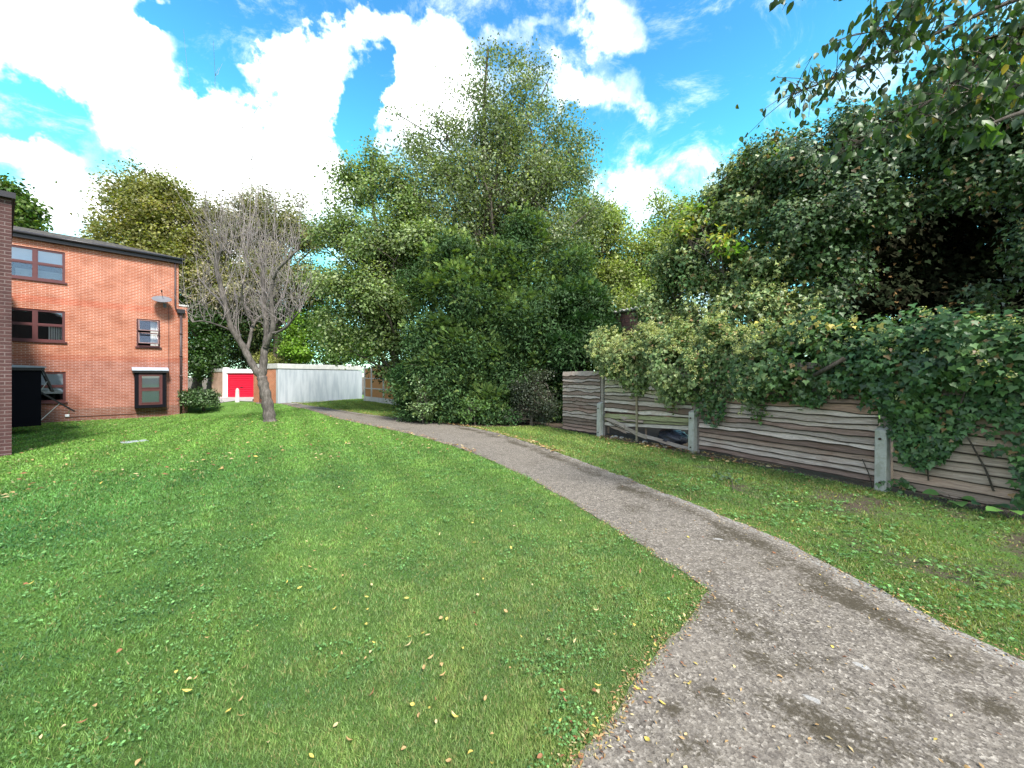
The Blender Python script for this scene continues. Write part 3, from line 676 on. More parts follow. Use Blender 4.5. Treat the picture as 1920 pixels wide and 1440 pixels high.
tree('maple_tree', 'broad yellow-green maple standing at the left of the yews', 'tree',
     blobs_px([(655, 345, 17.5, 1.1), (715, 335, 17.5, 1.5), (640, 425, 17.5, 1.5), (720, 450, 17.3, 2.2), (650, 530, 17, 1.6), (720, 560, 17, 1.9), (635, 620, 16.8, 1.0), (700, 640, 16.6, 1.1), (610, 590, 16.8, .6), (790, 480, 17, 1.8), (620, 370, 17.5, .7), (770, 400, 17.3, 1.4), (745, 635, 17, 1.2), (760, 580, 17, 1.4), (690, 590, 17, 1.4), (650, 660, 16.8, .7), (745, 690, 16.6, .7), (700, 300, 17.5, .8), (790, 440, 17.2, 1.4)]), (-4.5, 16.9), .2,
     2700, 24, .26, .125, .09, [(.11, .18, .055), (.17, .235, .085), (.27, .31, .17), (.05, .1, .03)], nl=60, shell=.3, rnd=.6)

# yews --------------------------------------------------------------------------
def yew(label, bl, trunk, nsp, cols, sz=.34):
    g0 = np.array([*trunk, float(H(*trunk))]); t = empty('yew_tree', g0, label, 'yew tree')
    b = np.array(bl); top = b[np.argmax(b[:, 2])]
    V, f = tubes_mesh((np.array([[g0, g0*.7+np.array([top[0], top[1], top[2]])*.3, [top[0], top[1], top[2]]]]), np.array([[.22, .15, .03]])), 8)
    mk('trunk', V, f, M['barkdark'], t, smooth=True)
    cc, uu, ii = centres(bl, nsp, shell=.8, clump=1.15)
    n = len(cc); sel = rng.choice(n, 90); roots = b[ii[sel], :3]*.75+np.array([*trunk, 1.5])*.25
    s = limb_strands(roots, cc[sel], np.full(90, .035), np.full(90, .006), bend=.06); V, f = tubes_mesh(s, 4); mk('branch', V, f, M['barkdark'], t)
    # feathery sprays: each a twig with two rows of needles
    d = nrm(uu*.9+randu(n)*.5+np.array([0, 0, .45])); pn = nrm(np.cross(d, randu(n))); pn = nrm(pn*.5+np.array([0, 0, .9])); pn = nrm(pn-d*np.sum(pn*d, 1, keepdims=True))
    sd_ = np.cross(d, pn); k = 14; Ls = sz*(.6+.9*rng.random(n)**1.5)*1.25
    j = np.arange(k); tpos = (j//2+1)/(k/2+1); sgn = np.where(j % 2, 1, -1)
    base_ = cc[:, None]+d[:, None]*(Ls[:, None, None]*tpos[None, :, None])-np.array([0, 0, 1])*(Ls[:, None, None]*.25*(tpos**2)[None, :, None])
    nd = nrm(d[:, None]*.9+sd_[:, None]*sgn[None, :, None]*(.75)-np.array([0, 0, .15])+rng.normal(size=(n, k, 3))*.12)
    nl = (Ls[:, None]*.3*(1.05-tpos)[None]+.035)*np.ones((n, k))
    cb = np.array(cols); ci = rng.random((n, len(cb)))**2; ci /= ci.sum(1, keepdims=True); cb = (ci@cb)
    cb = cb*(.6+.9*rng.random((n, 1))**1.4)*(1+.35*S((cc[:, 2:3]-3)/3)*np.array([1.3, 1, .4]))  # higher sprays yellower and brighter: new growth plus sunlight put into the colour
    cb = np.repeat(cb, k, 0)*(.8+.4*rng.random((n*k, 1)))
    V, f = leafquads(base_.reshape(-1, 3), nd.reshape(-1, 3), np.repeat(pn, k, 0), nl.ravel(), nl.ravel()*.13+.011, .1, .4)
    b2 = [(*q[:3], *(np.array(q[3:])*.86)) for q in bl]; c2, u2, _ = centres(b2, nsp//3, shell=.2, clump=1.7); V2, f2, k2 = leaf_cloud(c2, u2, 24, .2, .12, .05, [(.03, .065, .024), (.04, .08, .028)])
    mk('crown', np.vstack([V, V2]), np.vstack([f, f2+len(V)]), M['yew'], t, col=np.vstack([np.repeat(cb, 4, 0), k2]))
YC = [(.1, .165, .045), (.18, .25, .08), (.05, .105, .035)]
YD = [(.025, .07, .022), (.04, .095, .025), (.016, .045, .018)]
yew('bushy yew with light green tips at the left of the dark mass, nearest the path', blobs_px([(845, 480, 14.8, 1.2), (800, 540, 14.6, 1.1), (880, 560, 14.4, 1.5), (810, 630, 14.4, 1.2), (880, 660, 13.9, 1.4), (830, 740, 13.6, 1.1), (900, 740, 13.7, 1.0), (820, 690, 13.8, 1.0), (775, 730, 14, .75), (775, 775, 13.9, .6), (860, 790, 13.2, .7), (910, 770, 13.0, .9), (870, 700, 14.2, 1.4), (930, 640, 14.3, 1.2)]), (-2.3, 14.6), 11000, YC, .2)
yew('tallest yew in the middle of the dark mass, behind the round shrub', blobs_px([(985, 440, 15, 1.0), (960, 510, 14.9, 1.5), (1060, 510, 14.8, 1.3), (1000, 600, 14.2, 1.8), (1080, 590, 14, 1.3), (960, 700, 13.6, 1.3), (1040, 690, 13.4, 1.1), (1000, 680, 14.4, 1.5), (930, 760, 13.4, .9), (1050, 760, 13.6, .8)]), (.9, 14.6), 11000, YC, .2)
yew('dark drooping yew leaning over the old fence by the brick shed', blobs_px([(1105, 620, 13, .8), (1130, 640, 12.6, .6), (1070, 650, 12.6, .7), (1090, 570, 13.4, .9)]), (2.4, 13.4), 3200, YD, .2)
tree('yew_hedge', 'dark clipped yew hedge end reaching the ground beside the path', 'hedge', blobs_px([(765, 700, 14.2, .6), (770, 760, 14.0, .55), (800, 770, 13.7, .6), (850, 780, 13.3, .6), (905, 785, 13.0, .6), (950, 780, 12.9, .6), (800, 710, 14, .8)]), (-3.0, 14.0), .08, 900, 22, .16, .1, .035, YD, matn='yew', nl=10, shell=.6)
tree('shrub', 'round dusty dark shrub with tiny leaves beside the old fence panel', 'shrub', blobs_px([(1000, 745, 12.5, .72), (985, 725, 12.6, .5), (1020, 770, 12.3, .55), (965, 770, 12.6, .5), (1010, 705, 12.5, .38)]), (.65, 12.5), .05, 620, 22, .12, .055, .035, [(.045, .065, .04), (.08, .1, .065), (.03, .04, .03)], nl=60, shell=.25)
tree('shrub', 'pale glossy sprigs growing out of the foot of the left yew', 'shrub', blobs_px([(790, 735, 12.95, .3), (800, 765, 12.8, .3), (780, 765, 12.9, .25), (785, 712, 13.0, .2)]), (-3, 13.0), .03, 60, 16, .12, .075, .05, [(.2, .27, .15), (.12, .2, .08)], nl=8, shell=.3)
tree('shrub', 'light green seedling bush in the middle of the dark yew foot', 'shrub', blobs_px([(885, 760, 12.5, .25), (905, 765, 12.5, .25), (872, 775, 12.4, .2)]), (-1.2, 12.5), .03, 60, 14, .14, .08, .05, [(.12, .22, .07), (.08, .15, .05)], nl=8, shell=.3)
tree('evergreen_hedge', 'dark evergreen hedge filling the garden behind the yews', 'hedge', blobs_px([(800, 660, 19, 1.6), (850, 640, 19.5, 2.2), (950, 640, 19.5, 2.2), (1050, 640, 19, 2.2), (1120, 650, 18, 1.8), (800, 720, 18.5, 1.5), (900, 730, 18.5, 1.5), (1000, 730, 18.5, 1.5), (1090, 720, 18, 1.5), (745, 690, 21, 1.1), (1180, 660, 17, 1.6), (1250, 670, 16, 1.6)]), (0, 19.5), .2, 1700, 24, .3, .15, .1, DG, shell=.2)
# laurel beside the flats
tree('laurel_bush', 'clipped glossy laurel bush beside the corner of the flats', 'bush', blobs_px([(370, 742, 21, .6), (391, 745, 21, .48), (355, 745, 21.6, .6), (380, 755, 20.7, .42), (362, 756, 20.8, .42), (396, 756, 20.8, .3)]), (-17, 21.2), .06, 620, 24, .12, .12, .06, [(.03, .075, .02), (.05, .1, .03), (.1, .14, .07)], nl=6, shell=.5, matn='ivy')

# bare pollarded tree --------------------------------------------------------------
def bare_tree():
    g = G(505, 790); Y0 = g[1]
    t = empty('bare_tree', g, 'leaning bare pollarded tree with pale upright shoots on the lawn', 'tree')
    def Q(pts, y0, y1):
        n = len(pts); return [P(a, c, y0+(y1-y0)*i/(n-1)) for i, (a, c) in enumerate(pts)]
    limbs = [  # (pixels, depth start, depth end, radius start, end)
        ([(506, 793), (504, 770), (499, 745), (494, 722), (490.7, 706)], Y0, Y0, .2, .15),
        ([(490.7, 708), (494, 685), (495, 660), (500, 640), (500, 615), (496, 579), (494, 530), (492, 490)], Y0, Y0+.2, .19, .07),
        ([(498, 650), (505, 635), (513, 618), (509, 580), (508, 545), (513, 520)], Y0, Y0-.5, .13, .07),
        ([(513, 522), (520, 505), (535, 492), (552, 474)], Y0-.5, Y0-.9, .07, .045),
        ([(512, 625), (525, 622), (540, 612), (550, 597), (562, 585)], Y0-.3, Y0-1.2, .07, .03),
        ([(490.7, 706), (481, 697), (468, 675), (457, 652), (447, 636), (434, 618), (424, 580), (415, 540), (404, 500), (408, 470)], Y0, Y0-.8, .17, .075),
        ([(408, 490), (415, 470), (424, 468), (432, 477)], Y0-.7, Y0-1.0, .05, .03),
        ([(436, 622), (421, 614), (398, 606), (378, 601), (361, 604)], Y0-.3, Y0-1.6, .055, .018),
        ([(462, 660), (468, 640), (473, 612), (482, 598), (495, 590), (506, 577)], Y0, Y0+.8, .09, .045),
        ([(424, 585), (410, 560), (395, 548), (380, 530)], Y0-.5, Y0+.5, .06, .03),
        ([(457, 650), (440, 622), (446, 580), (440, 545)], Y0, Y0+.9, .08, .04),
        ([(500, 600), (520, 575), (535, 545), (540, 520)], Y0+.1, Y0+1.0, .07, .035),
        ([(494, 530), (475, 510), (462, 490), (458, 470)], Y0+.2, Y0+.6, .055, .03),
        ([(474, 606), (462, 588), (452, 560), (455, 530)], Y0+.2, Y0-.6, .06, .03)]
    sources = []
    for i, (px, a, b_, r0, r1) in enumerate(limbs):
        pts = chaikin(Q(px, a, b_), 2); n = len(pts); rr = [r0+(r1-r0)*(k/(n-1)) for k in range(n)]
        if i == 0: rr = [r*(1+.35*max(0, 1-k/3)) for k, r in enumerate(rr)]
        rr = [r*(1+.1*math.sin(k*1.9+i)) for k, r in enumerate(rr)]
        rr = [q*(.76 if i else 1) for q in rr]; m = MB(); m.tube(pts, rr, 12 if i < 2 else 8); m.build('trunk' if i == 0 else 'limb', M['bark'], t, smooth=True)
        if i: sources += [(pts[k], 1.0 if k > n*.75 else .45) for k in range(int(n*.35), n)]
    pw = np.array([w for _, w in sources]); pts = np.array([p for p, _ in sources])
    n = 210; i = rng.choice(len(pts), n, p=pw/pw.sum()); r = pts[i]
    cx = np.where(r[:, 0] < P(455, 0, Y0)[0], P(410, 0, Y0)[0], P(510, 0, Y0)[0])
    out = np.stack([r[:, 0]-cx, (r[:, 1]-Y0)*1.0, np.zeros(n)], 1)*.13; out = out*np.minimum(1, .22/np.maximum(np.linalg.norm(out, axis=1), 1e-6))[:, None]
    Lw = (.6+3.3*rng.random(n)**1.3)*np.where(r[:, 0] < P(455, 0, Y0)[0], 1.65, 1.1); low = (r[:, 2] < P(0, 585, Y0)[2]); Lw = np.where(low, np.minimum(Lw, 1.5), Lw); Lw = np.where(r[:, 0] < P(392, 0, Y0-1)[0], np.minimum(Lw, 1.1), Lw)
    up = nrm(out+np.stack([rng.normal(size=n)*.17, rng.normal(size=n)*.17, np.ones(n)], 1))
    side = nrm(np.stack([rng.normal(size=n), rng.normal(size=n), np.zeros(n)], 1)+out)
    k = 8; s = np.linspace(0, 1, k)[None, :, None]
    W_ = r[:, None]+side[:, None]*(.17*Lw[:, None, None]*np.sqrt(s+.0)*.6)+up[:, None]*(Lw[:, None, None]*s)+np.cumsum(rng.normal(size=(n, k, 3)), 1)*.035
    W_[:, 0] = r; Rw = (.0068*(1-s[..., 0])+.0025)*np.ones((n, 1))*(.7+.6*rng.random((n, 1)))
    V1, f1 = tubes_mesh((W_, Rw), 4)
    # side twigs
    m = 950; a = rng.integers(0, n, m); b_ = rng.integers(1, k-1, m); r2 = W_[a, b_]; L2 = .25+.8*rng.random(m)
    d2 = nrm(randu(m)*.75+np.array([0, 0, .75])); s2 = np.linspace(0, 1, 5)[None, :, None]
    T_ = r2[:, None]+d2[:, None]*L2[:, None, None]*s2+np.array([0, 0, 1])*L2[:, None, None]*.25*s2**2+np.cumsum(rng.normal(size=(m, 5, 3)), 1)*.03
    T_[:, 0] = r2; V2, f2 = tubes_mesh((T_, (.0045*(1-s2[..., 0])+.0022)*np.ones((m, 1))), 3)
    mk('shoots', np.vstack([V1, V2]), np.vstack([f1, f2+len(V1)]), M['whip'], t)
bare_tree()

# ------------------------------------------------------------------ the flats
O2 = np.array([-20.08, 18.3]); D2 = nrm([.682, .731]); N2 = np.array([D2[1], -D2[0]])
D3 = np.array([*D2, 0]); N3 = np.array([*N2, 0]); UP = np.array([0, 0, 1.])
def fs(px):
    k = (px-CX)/F; t = (k*O2[1]-O2[0])/(D2[0]-k*D2[1]); return t
def fp(s, z=0, out=0.0): return np.array([O2[0]+D2[0]*s+N2[0]*out, O2[1]+D2[1]*s+N2[1]*out, z])
def fz(px, py): s = fs(px); Y = O2[1]+D2[1]*s; return EYE+(HY-py)/F*Y
corner = np.array([-1.303*8.0, 8.0]); R2 = nrm([-.80, .60])
tw = np.linalg.solve(np.array([[R2[0], -D2[0]], [R2[1], -D2[1]]]), O2-corner); meet = corner+R2*tw[0]
flats = empty('brick_flats', fp(fs(200), -.5), 'three-storey orange brick block of flats with brown windows', 'building')
sL = tw[1]; sR = fs(335); sP = fs(352)
zE = (fz(22, 438)+fz(331, 488))/2
def windowed_wall():
    """facade sheet with real openings"""
    wins = []
    def W_(pxl, pxr, ptop, pbot, pxref): wins.append((fs(pxl), fs(pxr), fz(pxref, pbot), fz(pxref, ptop)))
    s_r = fs(122); s_m = fs(65.5); s_l = 2*s_m-s_r
    for (a, b_) in ((473.5, 530), (584, 641), (697.5, 753)): wins.append((s_l, s_r+(.02 if a > 600 else 0), fz(122, b_), fz(122, a)))
    W_(256, 300, 599, 650, 278)
    ss = sorted({sL, sR}|{w[0] for w in wins}|{w[1] for w in wins}); zz = sorted({-1.2, zE}|{w[2] for w in wins}|{w[3] for w in wins})
    m = MB()
    for i in range(len(ss)-1):
        for j in range(len(zz)-1):
            sc, zc = (ss[i]+ss[i+1])/2, (zz[j]+zz[j+1])/2
            if any(w[0] < sc < w[1] and w[2] < zc < w[3] for w in wins): continue
            m.add([fp(ss[i], zz[j]), fp(ss[i+1], zz[j]), fp(ss[i+1], zz[j+1]), fp(ss[i], zz[j+1])], [(0, 1, 2, 3)])
    for w in wins:   # reveals
        for a, b_ in (((w[0], w[2]), (w[0], w[3])), ((w[0], w[3]), (w[1], w[3])), ((w[1], w[3]), (w[1], w[2])), ((w[1], w[2]), (w[0], w[2]))):
            m.add([fp(*a), fp(*b_), fp(*b_, -.12), fp(*a, -.12)], [(0, 1, 2, 3)])
    # gable end and back
    m.add([fp(sR, -1.2), fp(sR, -1.2, -7), fp(sR, zE, -7), fp(sR, zE)], [(0, 1, 2, 3)])
    m.add([fp(sR, -1.2, -7), fp(sL, -1.2, -7), fp(sL, zE, -7), fp(sR, zE, -7)], [(0, 1, 2, 3)])
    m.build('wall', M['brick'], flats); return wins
wins = windowed_wall()
def bar(m, s0, s1, z0, z1, o0, o1): m.box(fp(s0, z0, o0), D3*(s1-s0), N3*(o1-o0), UP*(z1-z0))
def fit_window(w, cols, kind):
    s0, s1, z0, z1 = w; fr = MB(); t = .055
    bar(fr, s0, s1, z0, z0+t, -.1, -.03); bar(fr, s0, s1, z1-t, z1, -.1, -.03); bar(fr, s0, s0+t, z0+t, z1-t, -.1, -.03); bar(fr, s1-t, s1, z0+t, z1-t, -.1, -.03)
    zm = z0+(z1-z0)*.52
    edges = [s0+t]
    for c in range(1, cols): sm = s0+(s1-s0)*c/cols; bar(fr, sm-.05, sm+.05, z0+t, z1-t, -.1, -.028); edges += [sm-.05, sm+.05]
    edges.append(s1-t)
    f = fr.build('window', M['frame'], flats)
    si = MB(); bar(si, s0-.05, s1+.06, z0-.075, z0-.002, -.1, .07); si.build('sill', M['frame'], f)
    ba = MB(); bar(ba, s0, s1, z0, z1, -.9, -.85); 
    for j in range(cols):
        a, b_ = edges[2*j], edges[2*j+1]; 
        if kind == 'open': continue
        tr = MB(); bar(tr, a, b_, zm-.035, zm+.035, -.095, -.026); tr.build('transom', M['frame'], f)
        for zz0, zz1, up_ in ((z0+t, zm-.035, 0), (zm+.035, z1-t, 1)):
            sa = MB(); u = .03
            bar(sa, a, b_, zz0, zz0+u, -.08, -.035); bar(sa, a, b_, zz1-u, zz1, -.08, -.035); bar(sa, a, a+u, zz0+u, zz1-u, -.08, -.035); bar(sa, b_-u, b_, zz0+u, zz1-u, -.08, -.035); sa.build('sash', M['frame'], f)
            g = MB(); bar(g, a+u, b_-u, zz0+u, zz1-u, -.066, -.06); g.build('pane', M['clear'], f)
    ba = MB(); bar(ba, s0+.001, s1-.001, z0+.001, z1-.001, -1.4, -1.35)
    for q in ((s0, s0+.01), (s1-.01, s1)): bar(ba, q[0], q[1], z0, z1, -1.35, -.121)
    bar(ba, s0, s1, z0-.01, z0, -1.35, -.121); bar(ba, s0, s1, z1, z1+.01, -1.35, -.121)
    ba.build('room', M['dark'], f)
    return f, edges, zm
for i, w in enumerate(wins):
    f_, ed, zm = fit_window(w, 2 if i < 3 else 1, 'open' if i == 3 else 'shut')
    s0, s1, z0, z1 = w
    if i == 0:   # blinds drawn down over the upper lights
        b_ = MB(); bar(b_, s0+.06, s1-.06, zm-.03, z1-.05, -.112, -.104); b_.build('blind', M['blind'], f_)
        b_ = MB(); bar(b_, s0+.3, s1-.1, z0+.1, zm-.25, -.4, -.38); b_.build('curtain', flat('grey net', (.2, .23, .24), .9, .5, 4), f_)
    if i == 1:
        b_ = MB(); [bar(b_, s1-.5+.07*k, s1-.5+.07*k+.05, z0+.06, zm-.02, -.25-.03*(k % 2), -.23-.03*(k % 2)) for k in range(6)]; b_.build('curtain', M['curtain'], f_)
    if i == 2:
        b_ = MB(); bar(b_, s0+.06, s1-.06, zm-.18, z1-.05, -.112, -.104); b_.build('blind', M['blind'], f_)
        b_ = MB(); bar(b_, s0+.06, s1-.06, zm-.34, zm-.19, -.2, -.17); b_.build('blind', M['white'], f_)
    if i == 3:
        b_ = MB(); [bar(b_, s1-.34+.05*k, s1-.34+.05*k+.035, z0+.06, z1-.06, -.25-.03*(k % 2), -.23-.03*(k % 2)) for k in range(7)]; b_.build('curtain', M['curtain'], f_)
        hz = (z1-z0-.11)/2
        for k in range(2):    # two awning sashes pushed open
            zt = z1-.055-k*hz; sa = MB(); ang = R(24); dz = np.array([*(N2*math.sin(ang)), -math.cos(ang)]); a, b2 = s0+.06, s1-.06; h = hz-.03
            o_ = fp(a, zt, -.03); u = .045; nn = np.array([*(N2*math.cos(ang)), math.sin(ang)])*.04
            sa.box(o_, D3*(b2-a), nn, dz*u); sa.box(o_+dz*(h-u), D3*(b2-a), nn, dz*u); sa.box(o_+dz*u, D3*u, nn, dz*(h-2*u)); sa.box(o_+dz*u+D3*(b2-a-u), D3*u, nn, dz*(h-2*u))
            so_ = sa.build('open_sash', M['frame'], f_)
            g = MB(); g.box(o_+dz*u+D3*u+nn*.4, D3*(b2-a-2*u), nn*.12, dz*(h-2*u)); g.build('pane', M['clear'], f_)
# pier with its lower top and coping
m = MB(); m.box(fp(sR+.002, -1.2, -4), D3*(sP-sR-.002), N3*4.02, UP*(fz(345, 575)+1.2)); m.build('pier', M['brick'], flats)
m = MB(); zc = fz(345, 575); m.box(fp(sR-.0, zc, -4.03), D3*(sP-sR+.04), N3*4.09, UP*.09); m.build('coping', M['coping'], flats, bevel=.01)
# roof, fascia, gutter
def roof():
    m = MB(); ov = .28; rb, rise = 3.6, 1.2; h = .03
    e0, e1 = fp(sL-1, zE+.1, ov), fp(sR+.2, zE+.1, ov); r0, r1 = fp(sL-1, zE+rise, -rb), fp(sR-2.4, zE+rise, -rb); b0, b1 = fp(sL-1, zE+.1, -2*rb), fp(sR+.2, zE+.1, -2*rb)
    m.add([e0, e1, r1, r0, b0, b1], [(0, 1, 2, 3), (1, 5, 2), (3, 2, 5, 4), (0, 4, 5, 1)]); m.build('roof', M['roof'], flats)
    f = MB(); f.box(fp(sL-1, zE-.16, 0.002), D3*(sR-sL+1.15), N3*.2, UP*.25); f.build('fascia', M['blackplastic'], flats)
    g = MB(); g.tube([fp(sL-1, zE+.05, .27), fp(sR+.2, zE+.05, .27)], .065, 10); g.build('gutter', M['blackplastic'], flats, smooth=True)
roof()
# pipes
m = MB(); sp_ = fs(328); m.tube([fp(sp_, zE, .1), fp(sp_, fz(328, 574), .1), fp(fs(330), fz(330, 580), .1), fp(fs(336), fz(336, 583), .1)], .035, 8); dp = m.build('downpipe', M['pipe'], flats, smooth=True)
m = MB(); s9 = fs(338.7); zt = fz(338, 588); m.tube([fp(s9, zt, .1), fp(s9, fz(339, 777), .1)], .055, 10)
for k in (.2, .42, .62, .85): z = zt+(fz(339, 777)-zt)*k; m.tube([fp(s9, z-.05, .1), fp(s9, z+.05, .1)], .068, 10)
m.build('downpipe', M['pipe'], flats, smooth=True)
m = MB(); m.prism([tuple(fp(s9-.16, 0, .02)[:2]), tuple(fp(s9+.16, 0, .02)[:2]), tuple(fp(s9+.16, 0, .22)[:2]), tuple(fp(s9-.16, 0, .22)[:2])], zt, zt+.22); m.tube([fp(s9, zt-.12, .1), fp(s9, zt, .1)], [.06, .12], 10); m.build('hopper', M['blackplastic'], flats, bevel=.01)
m = MB(); sc_ = fs(316.5); zb = fz(316, 768); m.tube([fp(sc_, fz(316, 573), .012), fp(sc_, zb+.1, .012), fp(sc_-.1, zb, .012), fp(fs(250), fz(250, 776), .012), fp(fs(130), fz(130, 782), .012)], .012, 5); m.build('cable', M['pipe'], flats)
m = MB(); m.box(fp(fs(122), fz(124, 781.5), .003), D3*.13, N3*.05, UP*.11); m.build('vent', M['white'], flats, bevel=.008)
# bay window on the facade
def bay(parent, o, d, n, w, dep, z0, z1, capz, opened=None):
    """black clad box window: o inner left corner on the wall, d along the wall, n outwards"""
    body = MB(); t = .16
    body.box(o+UP*z0, d*w, n*dep, UP*t); body.box(o+UP*(z1-.05), d*w, n*dep, UP*.05)
    body.box(o+UP*(z0+t), d*.14, n*dep, UP*(z1-z0-t-.05)); body.box(o+UP*(z0+t)+d*(w-.14), d*.14, n*dep, UP*(z1-z0-t-.05))
    b_ = body.build('bay_window', M['black'], parent, bevel=.006)
    cap = MB(); a = o-d*.07+UP*z1; cap.box(a, d*(w+.14), n*(dep+.08), UP*.1); cap.build('fascia', M['blackplastic'], b_)
    l = MB(); vs_ = [a-d*.03+UP*.1, a+d*(w+.17)+UP*.1, a+d*(w+.17)+n*(dep+.12)+UP*.102, a-d*.03+n*(dep+.12)+UP*.102, a-d*.03+UP*(.1+capz), a+d*(w+.17)+UP*(.1+capz), a+d*(w+.17)+n*(dep+.12)+UP*.14, a-d*.03+n*(dep+.12)+UP*.14]
    l.add(vs_, [(0, 3, 2, 1), (4, 5, 6, 7), (0, 1, 5, 4), (1, 2, 6, 5), (2, 3, 7, 6), (3, 0, 4, 7)]); l.build('lead_cap', M['lead'], b_)
    return b_
s0, s1 = fs(252), fs(310); zb0, zb1 = fz(281, 764), fz(281, 699)
o_ = fp(s0, 0, .003); b_ = bay(flats, o_, D3, N3, s1-s0, .34, zb0, zb1, .18)
fr = MB(); a0, a1 = s0+.14, s1-.14; zz0, zz1 = zb0+.16, zb1-.05; zm = zz0+(zz1-zz0)*.5
def bar2(m, sa, sb, za, zb_, o0, o1): m.box(fp(sa, za, o0), D3*(sb-sa), N3*(o1-o0), UP*(zb_-za))
for q in ((a0, a1, zz0, zz0+.07), (a0, a1, zz1-.07, zz1), (a0, a0+.07, zz0+.07, zz1-.07), (a1-.07, a1, zz0+.07, zz1-.07), (a0+.07, a1-.07, zm-.04, zm+.04)): bar2(fr, *q, .27, .33)
fr.build('frame', M['frame'], b_)
for za, zb_ in ((zz0+.07, zm-.04), (zm+.04, zz1-.07)):
    s_ = MB()
    for q in ((a0+.07, a1-.07, za, za+.05), (a0+.07, a1-.07, zb_-.05, zb_), (a0+.07, a0+.12, za+.05, zb_-.05), (a1-.12, a1-.07, za+.05, zb_-.05)): bar2(s_, *q, .285, .345)
    s_.build('sash', M['frame'], b_)
    g = MB(); bar2(g, a0+.12, a1-.12, za+.05, zb_-.05, .3, .306); g.build('pane', M['clear'], b_)
g = MB(); bar2(g, a0+.05, a1-.05, zz0, zz1, .2, .21); g.build('blind', M['blind'], b_)
# near wing
wing = [tuple(corner), tuple(meet), tuple(meet-D2*8), tuple(corner-D2*6)]
zw = 1.6+(706-374)/720*8.0
m = MB(); m.prism(wing, -1.2, zw); m.build('wing_wall', M['brickdark'], flats)
m = MB(); cw = np.array(wing); cen = cw.mean(0); ex = [tuple(c+nrm(c-cen)*.12) for c in cw]; m.prism(ex, zw+.002, zw+.12); m.build('fascia', M['blackplastic'], flats)
# its bay window, seen from the side, two sashes pushed open
Rn = np.array([*R2, 0]); Nw = np.array([-R2[1]*-1, R2[0]*-1, 0]); Nw = np.array([.6, .8, 0])
Y1 = 13.5; tb = (Y1-corner[1])/R2[1]; ob = np.array([*(corner+R2*tb), 0])
bb = bay(flats, ob+Nw*.003, Rn, Nw, 1.7, .76, 1.6-96/720*13.5, 1.6+12/720*13.5, .1)
m = MB(); m.box(ob+UP*(1.6-96/720*13.5+.16)+Rn*.14+Nw*.03, Rn*1.42, Nw*.6, UP*1.5); m.build('room', M['dark'], bb)
for (za, h, ang) in ((1.9, .92, 17), (.98, 1.1, 47)):
    a = R(ang); dz = Nw*math.sin(a)-UP*math.cos(a); nn = (Nw*math.cos(a)+UP*math.sin(a))*.05; oo = ob+Rn*.16+Nw*.77+UP*za; wd = 1.3; u = .07
    s_ = MB(); s_.box(oo, Rn*wd, nn, dz*u); s_.box(oo+dz*(h-u), Rn*wd, nn, dz*u); s_.box(oo+dz*u, Rn*u, nn, dz*(h-2*u)); s_.box(oo+dz*u+Rn*(wd-u), Rn*u, nn, dz*(h-2*u)); s_.build('open_sash', M['blackplastic'], bb)
    g = MB(); g.box(oo+dz*u+Rn*u+nn*.4, Rn*(wd-2*u), nn*.12, dz*(h-2*u)); g.build('pane', M['clear'], bb)
    st = MB(); st.tube([ob+Rn*.3+Nw*.77+UP*(za-h+.1), oo+dz*(h*.55)+Rn*.12], .012, 5); st.tube([oo+dz*(h-.1)+Rn*.3-nn, oo+dz*(h-.02)+Rn*.55-nn*2.5], .014, 5); st.build('stay', M['white'], bb)
# satellite dish
def dish():
    c = fp(fs(302), fz(302, 565), .42); w0 = fp(fs(309), fz(309, 573), 0); t = empty('satellite_dish', w0, 'grey satellite dish on the brick wall above the small open window', 'satellite dish')
    ax = nrm(np.array([.34, -.42, .8])); u = nrm(np.cross(ax, UP)); v = np.cross(ax, u); V = []; Fa = []; nr, ns = 6, 24
    for s_ in (0, 1):
        for i in range(nr+1):
            r = .39*i/nr
            for k in range(ns):
                a = 6.283*k/ns; V.append(c+u*r*math.cos(a)+v*r*.92*math.sin(a)+ax*(r*r*.5-.012*s_))
    for s_ in (0, 1):
        o_ = s_*(nr+1)*ns
        for i in range(nr):
            for k in range(ns):
                q = [o_+i*ns+k, o_+i*ns+(k+1) % ns, o_+(i+1)*ns+(k+1) % ns, o_+(i+1)*ns+k]; Fa.append(q if s_ == 0 else q[::-1])
    for k in range(ns): Fa.append([nr*ns+k, nr*ns+(k+1) % ns, (nr+1)*ns+nr*ns+(k+1) % ns, (nr+1)*ns+nr*ns+k])
    mk('dish', V, Fa, M['dish'], t, smooth=True)
    m = MB(); m.tube([w0, w0+N3*.3-UP*.02, c-ax*.02], .022, 8); m.box(w0-D3*.06-UP*.1, D3*.12, N3*.02, UP*.2); m.build('bracket', M['dish'], t)
    m = MB(); l = c+ax*.42-v*.12; m.tube([c-v*.36+ax*.05, l], .012, 6); m.tube([l-ax*.02, l+ax*.09], .03, 8); m.build('feed_arm', M['blackplastic'], t)
dish()

